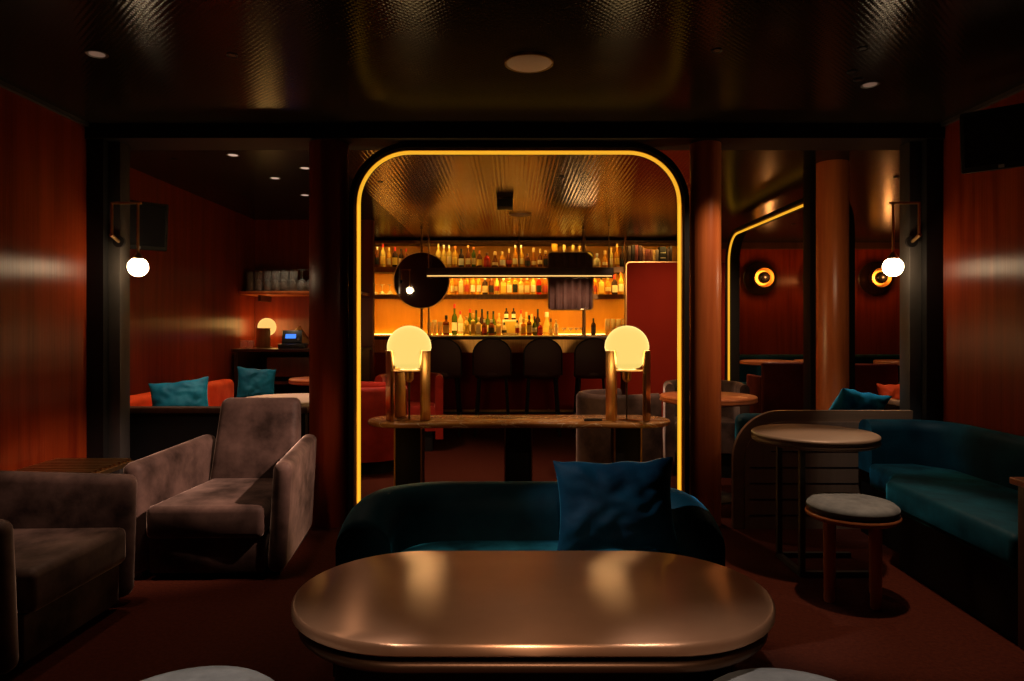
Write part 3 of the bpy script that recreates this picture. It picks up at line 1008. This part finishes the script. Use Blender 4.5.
for i, (x, lab) in enumerate(((-1.13, 'upright brass rack post beside the round mirror'), (.985, 'upright brass rack post beside the rectangular mirror'), (1.535, 'upright brass rack post at the end of the bottle shelves'))):
    T = thing('rack_post', lab, 'post', (x, 9.27, 0), 0, 'back bar rack posts')
    obj('pole', rod((0, 0, 1.1), (0, 0, ZC), .016, 12), 'dull_brass', T)
    obj('collar', lathe([(.026, 1.10), (.026, 1.13), (.017, 1.135)], 16), 'brass', T)

# hanging beam with a light line, and the two mirrors
T = thing('hanging_light_beam', 'long dark beam with a thin light line hanging over the bar', 'light', (0, 8.12, 0))
obj('beam_body', bx(-1.02, 1.21, .0, .10, 1.80, 1.915), 'dark_wood', T, bevel=.004)
obj('light_line', bx(-1.01, 1.19, -.008, .0, 1.812, 1.826), 'led_line', T)
for x in (-1.0, .084, 1.16):
    obj('hanger_rod', rod((x, .05, 1.91), (x, .05, ZC), .008, 8), 'dull_brass', T)

T = thing('round_mirror', 'round brass-rimmed mirror hung over the bar', 'mirror', (-1.098, 8.28, 1.777))
T.rotation_euler = (.039, 0, -.039)
RX = Matrix.Rotation(PI / 2, 4, 'X')
obj('mirror_glass', xform(lathe([(0, .0), (.332, .0), (.332, .012), (0, .012)], 64), RX), 'mirror', T)
obj('rim', xform(lathe([(.3325, -.012), (.345, -.012), (.345, .02), (.3325, .02)], 64, ring=True), RX), 'brass', T)
T2 = thing('mirror_pole', 'tall slim pole carrying the round mirror', 'post', (-1.115, 8.42, 1.1))
obj('pole', rod((0, 0, 0), (0, 0, ZC - 1.1), .016, 12), 'dull_brass', T2)
obj('foot', lathe([(.04, 0), (.04, .012), (.017, .02)], 20), 'dull_brass', T2)
obj('clamp', bx(-.02, .02, -.105, -.012, .65, .70), 'dull_brass', T2)


def rrect(w, h, r, n=6):
    p = []
    for cx, cy, a0 in ((w / 2 - r, h / 2 - r, 0), (-w / 2 + r, h / 2 - r, 90), (-w / 2 + r, -h / 2 + r, 180), (w / 2 - r, -h / 2 + r, 270)):
        for i in range(n + 1):
            a = math.radians(a0 + 90 * i / n)
            p.append((cx + r * math.cos(a), cy + r * math.sin(a)))
    return p


c = at(570.5, 281, 8.28)
T = thing('rectangular_mirror', 'rounded rectangular mirror hung over the bar', 'mirror', (c.x, 8.28, c.z))
T.rotation_euler = (.042, 0, -.062)
obj('mirror_glass', xform(prism(rrect(.53, .69, .035), 0, .012), RX), 'mirror', T)
fr_ = [(x, 0, z) for x, z in rrect(.54, .70, .04)]
obj('rim', sweep(fr_, [(-.006, -.016), (.006, -.016), (.006, .016), (-.006, .016)], closed=True, up=(0, 1, 0)), 'dull_brass', T)
T2 = thing('mirror_pole', 'tall slim pole carrying the rectangular mirror', 'post', (c.x + .17, 8.42, 1.1))
obj('pole', rod((0, 0, 0), (0, 0, ZC - 1.1), .016, 12), 'dull_brass', T2)
obj('foot', lathe([(.04, 0), (.04, .012), (.017, .02)], 20), 'dull_brass', T2)
obj('clamp', bx(-.02, .02, -.105, -.012, .65, .70), 'dull_brass', T2)


# ================================================================== BAR STOOLS
def make_bar_stool(label, x):
    T = thing('bar_stool', label, 'bar stool', (x, 7.72, 0), 0, 'oxblood bar stools along the bar')
    n = 14
    w, z0, z1 = .42, .68, 1.085
    r = w / 2
    o_ = [(-r, z0), ] + [(-r * math.cos(PI * i / n), z1 - r * .82 + r * .82 * math.sin(PI * i / n)) for i in range(n + 1)] + [(r, z0)]
    bm = bmesh.new()
    A, B = [], []
    for x_, z in o_:
        y = -.22 + .5 * x_ * x_
        A.append(bm.verts.new((x_, y, z)))
        B.append(bm.verts.new((x_, y + .045, z)))
    bm.faces.new(A)
    bm.faces.new(B)
    for i in range(len(o_)):
        j = (i + 1) % len(o_)
        bm.faces.new((A[i], A[j], B[j], B[i]))
    br = obj('backrest', bm, 'stool_leather', T, bevel=.01)
    obj('piping', tube([(x_, -.22 + .5 * x_ * x_ + .0, z) for x_, z in o_], .008, 6), 'black', br)
    obj('seat', lathe([(.19, .64), (.205, .66), (.205, .70), (.19, .725), (0, .735)], 32), 'stool_leather', T, smooth=60)
    for sx in (-1, 1):
        for sy in (-1, 1):
            obj('leg', rod((sx * .19, sy * .19, 0), (sx * .15, sy * .15, .645), .016, 10), 'black', T)
    obj('footrest', tube([(-.178, -.178, .22), (.178, -.178, .22), (.178, .178, .22), (-.178, .178, .22)], .011, 8, closed=True), 'black_metal', T)
    return T


BS = make_bar_stool('first arch-backed oxblood bar stool from the round mirror end', (442 - 512) * 7.5 / F)
for px, lab in ((492, 'second arch-backed oxblood bar stool from the round mirror end'), (543, 'third arch-backed oxblood bar stool from the round mirror end'), (594, 'fourth arch-backed oxblood bar stool, partly behind the console lamp')):
    dup(BS, lab, ((px - 512) * 7.5 / F, 7.72, 0), 0)

# ================================================================== BOTTLES
SHAPES = {   # (r, z) profile, neck top height, cap radius, label span
    'tall': ([(0, 0), (.036, 0), (.038, .01), (.038, .19), (.034, .215), (.016, .245), (.013, .26), (.013, .31)], .31, .015, (.05, .16)),
    'slim': ([(0, 0), (.029, 0), (.031, .01), (.031, .20), (.026, .225), (.013, .25), (.012, .31)], .31, .0145, (.05, .15)),
    'squat': ([(0, 0), (.048, 0), (.050, .012), (.050, .12), (.044, .15), (.02, .175), (.016, .19), (.016, .215)], .215, .019, (.03, .11)),
    'round': ([(0, 0), (.035, 0), (.05, .02), (.057, .06), (.052, .10), (.034, .135), (.016, .15), (.014, .165), (.014, .20)], .20, .019, (.04, .085)),
    'square': ([(0, 0), (.042, 0), (.044, .008), (.044, .15), (.040, .163), (.018, .172), (.016, .18), (.016, .23)], .23, .019, (.03, .125)),
    'decanter': ([(0, 0), (.046, 0), (.055, .02), (.052, .07), (.03, .12), (.018, .15), (.018, .20)], .20, .026, (.03, .07)),
    'wine': ([(0, 0), (.036, 0), (.038, .01), (.038, .18), (.033, .21), (.016, .24), (.014, .25), (.014, .33)], .33, .0155, (.05, .14)),
}
PROTO = {}
for k, (pr, zt, cr, (l0, l1)) in SHAPES.items():
    seg = 4 if k == 'square' else 18
    pr2 = [(r * 1.25, z) for r, z in pr] if k == 'square' else pr
    bm = lathe(pr2, seg)
    if k == 'square':
        xform(bm, Matrix.Rotation(PI / 4, 4, 'Z'))
    body = obj('bottle', bm, 'liq_amber', smooth=40)
    rl = max(r for r, z in pr if True)

    def rad(z, pr=pr):
        for (r0, z0), (r1, z1) in zip(pr, pr[1:]):
            if z0 <= z <= z1 and z1 > z0:
                return r0 + (r1 - r0) * (z - z0) / (z1 - z0)
        return rl
    if k == 'square':
        lb = bx(-.036, .036, -.0458, -.0448, l0, l1)
    else:   # label: a band over the front of the body
        lb = bmesh.new()
        nn = 10
        zs = [l0 + (l1 - l0) * i / 4 for i in range(5)]
        vs = [[lb.verts.new(((rad(z) + .0012) * math.sin(a), -(rad(z) + .0012) * math.cos(a), z)) for a in [(-1.1 + 2.2 * i / nn) for i in range(nn + 1)]] for z in zs]
        for a in range(4):
            for b_ in range(nn):
                lb.faces.new((vs[a][b_], vs[a][b_ + 1], vs[a + 1][b_ + 1], vs[a + 1][b_]))
    lab = obj('paper_label', lb, 'label_white', body)
    cp = obj('cap', lathe([(cr * .9, zt - .032), (cr, zt - .028), (cr, zt + .012), (cr * .8, zt + .016)], 14), 'cap_black', body)
    for o in (body, lab, cp):
        o.material_slots[0].link = 'OBJECT'
    PROTO[k] = (body, zt + .016)
USED = set()
ORD = ['', 'first', 'second', 'third', 'fourth', 'fifth', 'sixth', 'seventh', 'eighth', 'ninth', 'tenth', 'eleventh', 'twelfth', 'thirteenth', 'fourteenth', 'fifteenth', 'sixteenth',
       'seventeenth', 'eighteenth', 'nineteenth', 'twentieth', 'twenty-first', 'twenty-second', 'twenty-third', 'twenty-fourth', 'twenty-fifth', 'twenty-sixth', 'twenty-seventh', 'twenty-eighth', 'twenty-ninth', 'thirtieth',
       'thirty-first', 'thirty-second', 'thirty-third', 'thirty-fourth', 'thirty-fifth', 'thirty-sixth', 'thirty-seventh', 'thirty-eighth', 'thirty-ninth', 'fortieth']
WORDS = {'tall': 'tall', 'slim': 'slim', 'squat': 'squat', 'round': 'round-bellied', 'square': 'square', 'decanter': 'decanter-shaped', 'wine': 'long-necked'}


RMAX = {k: max(r for r, z in v[0]) * (1.0 if k != 'square' else 1.0) for k, v in SHAPES.items()}


def bottle(kind, liq, cap, lab, x, y, z, h, text, group, rz=0., rmax=9.):
    body, h0 = PROTO[kind]
    if kind not in USED:
        USED.add(kind)
        r = body
    else:
        r = body.copy()
        COL.objects.link(r)
        for ch in list(body.children):
            c_ = ch.copy()
            COL.objects.link(c_)
            c_.parent = r
    r.location = (x, y, z)
    s = h / h0
    r.scale = (min(1.15, max(.85, s ** .5)) if kind in ('round', 'squat', 'decanter') else min(1.1, max(.8, s ** .4)),) * 2 + (s,)
    if RMAX[kind] * r.scale[0] > rmax:
        r.scale[0] = r.scale[1] = rmax / RMAX[kind]
    r.rotation_euler = (0, 0, 0 if kind == 'square' else rz)
    r.material_slots[0].material = M['liq_' + liq]
    for ch in r.children:
        if ch.name.startswith('paper_label'):
            ch.material_slots[0].material = M['label_' + lab]
        else:
            ch.material_slots[0].material = M['cap_' + cap]
    tag(r, text, 'bottle', group)
    return r


CW = {'gold': 'golden', 'honey': 'honey-coloured', 'whisky': 'whisky-brown', 'dark': 'dark', 'clear': 'pale', 'amber': 'amber', 'red': 'red', 'green': 'green', 'brown': 'brown'}


def row(items, Y, z, shelf, group):
    """items: (px, top px y or height, kind, liquid, cap, label)"""
    items = sorted(items)
    for i, (px, h, kind, liq, cap, lab) in enumerate(items):
        x = (px - 512) * Y / F
        gap = min([abs(px - q[0]) for q in items if q[0] != px]) * Y / F / 2 * .96
        bottle(kind, liq, cap, lab, x, Y, z, h * Y / F * (.95 if Y == 9.42 else 1), '%s %s bottle, %s cap, %s label, %s from left %s' % (WORDS[kind], CW[liq], cap, lab, ORD[i + 1], shelf), group, random.uniform(-.2, .2), gap)


row([(372.5, 22, 'tall', 'dark', 'white', 'cream'), (377.3, 22, 'tall', 'brown', 'white', 'black'), (382.9, 25, 'tall', 'gold', 'red', 'yellow'), (389, 21, 'slim', 'amber', 'gold', 'cream'), (395, 22, 'squat', 'dark', 'red', 'yellow'),
     (401.2, 20, 'tall', 'dark', 'black', 'cream'), (406, 20, 'slim', 'brown', 'red', 'black'),
     (438.4, 25, 'tall', 'gold', 'gold', 'yellow'), (443.9, 24, 'tall', 'gold', 'white', 'yellow'), (449.2, 24, 'tall', 'gold', 'white', 'cream'), (455.2, 23, 'tall', 'amber', 'orange', 'yellow'), (461.4, 20, 'squat', 'dark', 'black', 'white'),
     (468, 24, 'wine', 'brown', 'gold', 'cream'), (473.7, 22, 'slim', 'green', 'orange', 'cream'), (479.4, 18, 'squat', 'brown', 'orange', 'yellow'), (487.2, 16, 'squat', 'red', 'brown', 'red'), (495, 17, 'decanter', 'brown', 'gold', 'cream'),
     (502.2, 17, 'squat', 'honey', 'gold', 'white'), (508.9, 20, 'round', 'brown', 'gold', 'red'), (515.2, 24, 'wine', 'honey', 'white', 'cream'), (521.2, 24, 'wine', 'amber', 'white', 'cream'), (527.6, 15, 'squat', 'brown', 'brown', 'black'),
     (533.6, 21, 'decanter', 'whisky', 'gold', 'cream'), (540, 20, 'round', 'brown', 'gold', 'cream'), (545.6, 18, 'square', 'brown', 'gold', 'black'),
     (597, 15, 'round', 'clear', 'white', 'cream'), (605, 18, 'decanter', 'honey', 'gold', 'cream'), (611.2, 21, 'slim', 'gold', 'gold', 'cream'), (617, 25, 'wine', 'honey', 'gold', 'yellow'), (622.4, 23, 'wine', 'dark', 'black', 'black')],
    9.42, 2.031, 'on top bar shelf', 'bottles on the top back bar shelf')
row([(452, 20, 'slim', 'amber', 'gold', 'cream'), (456, 22, 'round', 'honey', 'white', 'cream'), (461.2, 21, 'square', 'clear', 'white', 'cream'), (467, 21, 'tall', 'honey', 'gold', 'red'), (473, 20, 'tall', 'amber', 'white', 'white'),
     (479, 21, 'slim', 'amber', 'white', 'white'), (485, 19, 'squat', 'dark', 'white', 'cream'), (491.2, 20, 'squat', 'brown', 'white', 'black'), (497, 22, 'round', 'gold', 'gold', 'red'), (503.4, 19, 'square', 'gold', 'white', 'yellow'),
     (509.4, 20, 'square', 'amber', 'white', 'white'), (515.2, 21, 'square', 'amber', 'white', 'black'), (521, 19, 'square', 'gold', 'gold', 'cream'), (527, 19, 'square', 'honey', 'white', 'cream'), (533.2, 20, 'tall', 'gold', 'gold', 'white'),
     (539, 20, 'squat', 'red', 'white', 'black'), (545, 20, 'squat', 'whisky', 'white', 'red'),
     (595.2, 20, 'slim', 'honey', 'red', 'red'), (601.2, 19, 'square', 'gold', 'black', 'yellow'), (608, 20, 'round', 'honey', 'gold', 'cream'), (614.5, 20, 'squat', 'dark', 'red', 'white'), (621, 22.5, 'tall', 'amber', 'orange', 'white')],
    9.44, 1.656, 'on middle bar shelf', 'bottles on the middle back bar shelf')
row([(454.5, 31, 'wine', 'green', 'red', 'white'), (460.4, 24, 'tall', 'clear', 'red', 'white'), (470, 26, 'wine', 'green', 'red', 'cream'), (476.2, 25, 'wine', 'green', 'black', 'cream'), (482, 26, 'wine', 'dark', 'black', 'yellow'),
     (487.6, 24, 'wine', 'green', 'black', 'cream'), (493.4, 24, 'wine', 'green', 'black', 'cream'), (499, 22, 'tall', 'gold', 'gold', 'white'), (521, 25, 'tall', 'clear', 'red', 'white'), (526.2, 23, 'square', 'gold', 'gold', 'yellow'),
     (531.6, 21, 'tall', 'gold', 'gold', 'cream'), (537.8, 26, 'wine', 'dark', 'black', 'black'), (546.8, 23, 'decanter', 'gold', 'white', 'yellow')],
    9.60, 1.101, 'in rear counter row', 'bottles in the rear row of the back counter')
row([(446.2, 20, 'square', 'brown', 'black', 'cream'), (466.4, 19, 'squat', 'gold', 'gold', 'yellow'), (473.2, 22, 'square', 'gold', 'gold', 'yellow'), (478.6, 18, 'square', 'clear', 'gold', 'white'), (484.4, 16, 'squat', 'brown', 'white', 'red'),
     (491.4, 16, 'squat', 'brown', 'white', 'black'), (498.4, 15, 'square', 'gold', 'gold', 'cream'), (504.2, 13, 'round', 'clear', 'black', 'black'), (517.2, 15, 'tall', 'clear', 'black', 'red'), (523.4, 17, 'square', 'honey', 'gold', 'yellow'),
     (529.2, 20, 'square', 'brown', 'black', 'cream'), (534.6, 19, 'round', 'green', 'black', 'white'), (540.2, 13, 'squat', 'red', 'gold', 'red'), (550.8, 17, 'decanter', 'gold', 'brown', 'cream'), (556, 16, 'tall', 'clear', 'gold', 'cream'),
     (593.4, 17, 'tall', 'dark', 'black', 'black')],
    9.36, 1.101, 'in front counter row', 'bottles in the front row of the back counter')
# riser with two dark bottles
x = (510 - 512) * 9.52 / F
T = thing('display_riser', 'small lit display block carrying two dark bottles', 'display stand', (x, 9.49, 1.101))
obj('block', bx(-.105, .105, -.05, .05, 0, .215), 'label_white', T, bevel=.004)
obj('name_plate', bx(-.09, .09, -.054, -.049, .03, .19), 'label_yellow', T)
bottle('tall', 'dark', 'black', 'white', x - .05, 9.49, 1.3165, .16, 'small dark bottle on the display block, nearer the round mirror', 'bottles on the display block')
bottle('tall', 'dark', 'black', 'white', x + .05, 9.49, 1.3165, .16, 'small dark bottle on the display block, nearer the rectangular mirror', 'bottles on the display block')
# decanters seen over the rectangular mirror
for (px, kind, liq, hh, txt) in ((564, 'round', 'clear', 23, 'crystal round decanter showing above the rectangular mirror'), (573, 'square', 'gold', 23, 'square golden decanter showing above the rectangular mirror'), (579.6, 'slim', 'gold', 22, 'slim golden bottle showing above the rectangular mirror')):
    bottle(kind, liq, 'gold', 'cream', (px - 512) * 9.42 / F, 9.42, 2.031, hh * 9.42 / F, txt, 'decanters above the rectangular mirror')
T = obj('vase', lathe([(0, 0), (.04, 0), (.05, .02), (.035, .16), (.034, .20), (.045, .322), (.040, .322), (.03, .20), (.03, .16), (.042, .03), (0, .02)], 24), 'liq_amber', None, ((554.6 - 512) * 9.42 / F, 9.42, 2.031))
tag(T, 'tall waisted amber vase above the rectangular mirror', 'vase')

# books
BK = [(629.6, 3.2, 22, (.045, .02, .012), 'near-black book with pale top, first on the top shelf row'), (633.4, 2.6, 23, (.02, .01, .01), 'slim black book, second in the book row'), (636.8, 3.2, 23, (.14, .02, .015), 'dark red book, third in the book row'),
      (640.6, 3.2, 22, (.05, .012, .012), 'dark maroon book, fourth in the book row'), (643.8, 2.2, 20, (.30, .12, .06), 'thin tan book, fifth in the book row'), (646.6, 2.4, 18.5, (.18, .03, .02), 'short red book, sixth in the book row'),
      (649.2, 2.0, 18.5, (.22, .05, .03), 'short thin brick-red book, seventh in the book row'), (651.6, 2.0, 18, (.26, .08, .04), 'short thin rust book, eighth in the book row'), (654.2, 2.4, 17.5, (.60, .36, .12), 'short yellow book, ninth in the book row'),
      (657.4, 2.8, 18, (.16, .11, .09), 'short grey-brown book, tenth in the book row'), (663, 6.2, 21, (.012, .01, .01), 'thick black book with two pale bands on its spine'), (668, 2.6, 19, (.05, .02, .015), 'dark brown book, last but one in the book row'), (671, 2.4, 21.5, (.03, .014, .012), 'dark book at the end of the book row')]
for i, (px, w, h, c_, lab) in enumerate(BK):
    Y = 9.40
    k = Y / F
    mb = mat('book cloth %d' % i, c_, .6)
    T = thing('book', lab, 'book', ((px - 512) * k, Y, 2.0305), 0, 'books on the top back bar shelf')
    w2, h2 = w * k / 2 - .0006, h * k + .0
    obj('cover', bx(-w2, w2, -.004, .16, 0, h2), mb, T, bevel=.002)
    obj('pages', bx(-w2 + .003, w2 - .003, .002, .158, h2 - .003, h2 + .0012), 'label_cream', T)
    if w > 5:
        for zz in (.13, .20):
            obj('spine_band', bx(-w2 + .006, w2 - .006, -.0055, -.0035, zz, zz + .008), 'label_white', T)


# ------------------------------------------------------------------ glasses
def glass_proto(kind):
    if kind == 'tumbler':
        return lathe([(0, 0), (.034, 0), (.036, .004), (.040, .095), (.038, .095), (.034, .012), (0, .010)], 16)
    if kind == 'coupe':
        return lathe([(0, 0), (.032, 0), (.032, .003), (.005, .008), (.004, .075), (.02, .085), (.042, .115), (.044, .125), (.042, .125), (.02, .088), (0, .082)], 18)
    return lathe([(0, 0), (.034, 0), (.034, .003), (.005, .008), (.004, .085), (.024, .10), (.040, .135), (.038, .18), (.032, .205), (.030, .205), (.036, .18), (.037, .137), (.02, .103), (0, .094)], 18)


GP = {}
M['bar_glass'] = mat('lit bar glass', (1, .86, .55), .06, trans=.62, ior=1.2)  # lit copy of the clear glass: amber bar light put into its colour


def glass(kind, name, loc, lab, group, s=1., flip=False, sz=1., m_='glass'):
    if kind not in GP:
        o = obj(name, glass_proto(kind), 'glass', smooth=50)
        o.material_slots[0].link = 'OBJECT'
        GP[kind] = o
    else:
        o = GP[kind].copy()
        COL.objects.link(o)
    o.location = loc
    o.scale = (s, s, s * sz)
    o.rotation_euler = (0, 0, 0)
    o.name = name
    o.material_slots[0].material = M[m_]
    if flip:
        o.rotation_euler = (PI, 0, 0)
        hh = {'tumbler': .095, 'coupe': .125, 'wine': .205}[kind]
        o.location.z += hh * s * sz
    tag(o, lab, 'glass', group)
    return o


for i, px in enumerate((374.5, 382.2, 390)):
    glass('coupe', 'coupe_glass', ((px - 512) * 9.45 / F, 9.45, 1.656), '%s upturned stem glass on the middle shelf beside the round mirror' % ORD[i + 1], 'stem glasses beside the round mirror', 1.15, True, 1., 'bar_glass')
n_ = 0
for tier in range(2):
    for i, px in enumerate((607.5, 613, 618.5, 624)):
        glass('tumbler', 'tumbler', ((px - 512) * 9.4 / F, 9.4, 1.101 + tier * .113), '%s tumbler from the dark bottle, %s tier of the counter stack' % (ORD[i + 1], ('lower', 'upper')[tier]), 'tumblers stacked on the back counter', .91, tier == 1, 1.29, 'bar_glass')
for i, px in enumerate((564, 570.5, 576.5, 582)):
    glass('coupe', 'coupe_glass', ((px - 512) * 9.4 / F, 9.4, 1.101), '%s low stem glass from the left beneath the rectangular mirror' % ORD[i + 1], 'stem glasses beneath the rectangular mirror', .82, False, 1., 'bar_glass')
for i, px in enumerate((429.5, 434.5, 440)):
    glass('tumbler', 'mixing_glass', ((px - 512) * 9.4 / F, 9.4, 1.101), '%s large glass from the round mirror pole on the back counter' % ORD[i + 1], 'large glasses on the back counter', .85, False, (2.2, 2.6, 2.3)[i], 'bar_glass')

# ================================================================== SERVICE COUNTER (rear left)
T = thing('service_counter', 'dark service counter with open shelves at the end of the orange banquette', 'counter', (-2.22, 7.35, 0))
obj('worktop', bx(-.66, .64, -.36, .34, .955, .985), 'dark_wood', T, bevel=.004)
obj('side_panel', bx(-.64, -.60, -.33, .33, 0, .955), 'dark_wood', T)
obj('side_panel', bx(.58, .62, -.33, .33, 0, .955), 'dark_wood', T)
obj('shelf', bx(-.60, .58, -.32, .33, .62, .65), 'dark_wood', T)
obj('drawer', bx(-.30, .58, -.34, .30, .70, .90), 'dark_wood', T, bevel=.004)
obj('back_panel', bx(-.60, .58, .31, .33, .05, .955), 'black', T)
p = at(266, 349, 7.45)
T = thing('table_lamp', 'small globe lamp with a broad brass plate on the service counter', 'lamp', (p.x, 7.45, .986), 0)
bm = bmesh.new()
bmesh.ops.create_uvsphere(bm, u_segments=28, v_segments=16, radius=.098)
obj('globe', xform(bm, Matrix.Translation((0, .03, .225))), 'opal_dim', T)
obj('post', bx(-.075, .075, -.085, -.072, 0, .215), 'brass', T, bevel=.003)
bulb(p.x, 7.48, .986 + .225, .102, 4, (1, .5, .13))
obj('stem', lathe([(.06, 0), (.06, .008), (.008, .012), (.008, .13)], 20, c=(0, .03, 0)), 'brass', T)
for i, px in enumerate((243.5, 251)):
    glass('tumbler', 'tumbler', ((px - 512) * 7.15 / F, 7.15, .986), '%s small tumbler beside the lamp on the service counter' % ORD[i + 1], 'tumblers beside the service lamp', .9)
p = at(293, 345, 7.15)
T = thing('till_terminal', 'till terminal with a small blue screen on the service counter', 'till', (p.x, 7.15, .986), .2)
obj('base', bx(-.14, .14, -.1, .12, 0, .05), 'plastic', T, bevel=.01)
hd = obj('head', xform(bx(-.11, .09, -.02, .02, 0, .15), Matrix.Translation((0, -.02, .052)) @ Matrix.Rotation(-.5, 4, 'X')), 'plastic', T, bevel=.008)
obj('screen', xform(bx(-.075, .03, -.0225, -.0195, .05, .10), Matrix.Translation((0, -.02, .052)) @ Matrix.Rotation(-.5, 4, 'X')), 'screen', T)
obj('power_button', xform(lathe([(0, 0), (.014, 0), (.014, .004), (0, .004)], 14), Matrix.Translation((.06, -.062, .1)) @ Matrix.Rotation(PI / 2, 4, 'X')), 'white_logo', T)
p = at(303, 338, 7.25)
T = thing('menu_holder', 'tan leather menu holder leaning behind the till', 'menu', (p.x + .02, 7.36, 1.02), -.2)
obj('cover', xform(bx(-.04, .04, -.012, .012, 0, .24), Matrix.Rotation(-.7, 4, 'Y') @ Matrix.Rotation(-.2, 4, 'X')), 'tan', T, bevel=.004)
obj('clasp', xform(bx(-.012, .012, -.016, -.011, .19, .21), Matrix.Rotation(-.7, 4, 'Y') @ Matrix.Rotation(-.2, 4, 'X')), 'brass', T)

T = thing('glass_shelf', 'wall shelf loaded with upturned glasses above the service counter', 'shelf', (-2.24, 7.46, 1.59))
obj('board', bx(-.645, .64, -.24, .23, -.035, 0), 'pillar_wood', T, bevel=.004)
obj('bracket', bx(-.5, -.47, -.1, .23, -.10, -.035), 'dark_wood', T)
obj('bracket', bx(.47, .5, -.1, .23, -.10, -.035), 'dark_wood', T)
for rw in range(2):
    for i in range(11):
        x = -2.80 + i * .093
        if rw == 0:
            if i < 6:
                for t_ in range(2):
                    glass('tumbler', 'tumbler', (x, 7.30, 1.591 + t_ * .110), '%s tumbler, %s layer at the front of the wall shelf' % (ORD[i + 1], ('lower', 'upper')[t_]), 'glasses on the wall shelf', 1.12, t_ == 1)
            else:
                glass('wine', 'wine_glass', (x, 7.30, 1.591), '%s upturned wine glass along the wall shelf front' % ORD[i - 5], 'glasses on the wall shelf', 1.15, True)
        else:
            glass('wine', 'wine_glass', (x + .03, 7.45, 1.591), '%s upturned wine glass in the back row of the wall shelf' % ORD[i + 1], 'glasses on the wall shelf', 1.2, True)

# ================================================================== CURTAIN BEHIND (seen in the mirrors)
bm = bmesh.new()
prev = None
n_ = 160
for i in range(n_ + 1):
    x = -1.5 + 3.2 * i / n_
    y = -1.9 + .05 * math.sin(i * .62) + .015 * math.sin(i * 1.7)
    a, b_ = bm.verts.new((x, y, .02)), bm.verts.new((x, y, 2.38))
    if prev: bm.faces.new((prev[0], a, b_, prev[1]))
    prev = (a, b_)
T = thing('curtain', 'dusty pink pleated curtain reflected in the rectangular bar mirror', 'curtain', (0, 0, 0))
c_ = obj('fabric', bm, 'curtain', T)
s_ = c_.modifiers.new('thick', 'SOLIDIFY')
s_.thickness = .006
obj('curtain_rod', rod((-1.55, -1.9, 2.4), (1.75, -1.9, 2.4), .015), 'brass', T)

# ================================================================== WORLD, CAMERA, RENDER LOOK
w = bpy.data.worlds.new('room air')
sc.world = w
w.use_nodes = True
w.node_tree.nodes['Background'].inputs['Color'].default_value = (.9, .55, .4, 1)
w.node_tree.nodes['Background'].inputs['Strength'].default_value = .0

cam = bpy.data.cameras.new('camera')
cam.sensor_width = 36
cam.lens = 24
cam.shift_y = -(340.5 - HZ) / 1024
cam.clip_start = .05
co = bpy.data.objects.new('camera', cam)
co.location = (0, 0, CAMZ)
co.rotation_euler = (PI / 2, 0, 0)
COL.objects.link(co)
sc.camera = co

vs = sc.view_settings
vs.view_transform = 'Standard'
vs.look = 'None'
vs.gamma = 1
vs.use_curve_mapping = False
vs.exposure = 0
cy = sc.cycles
cy.use_denoising = True
cy.max_bounces = 10
cy.diffuse_bounces = 4
cy.glossy_bounces = 5
cy.transmission_bounces = 8
cy.caustics_reflective = True
cy.caustics_refractive = True
cy.sample_clamp_indirect = 6
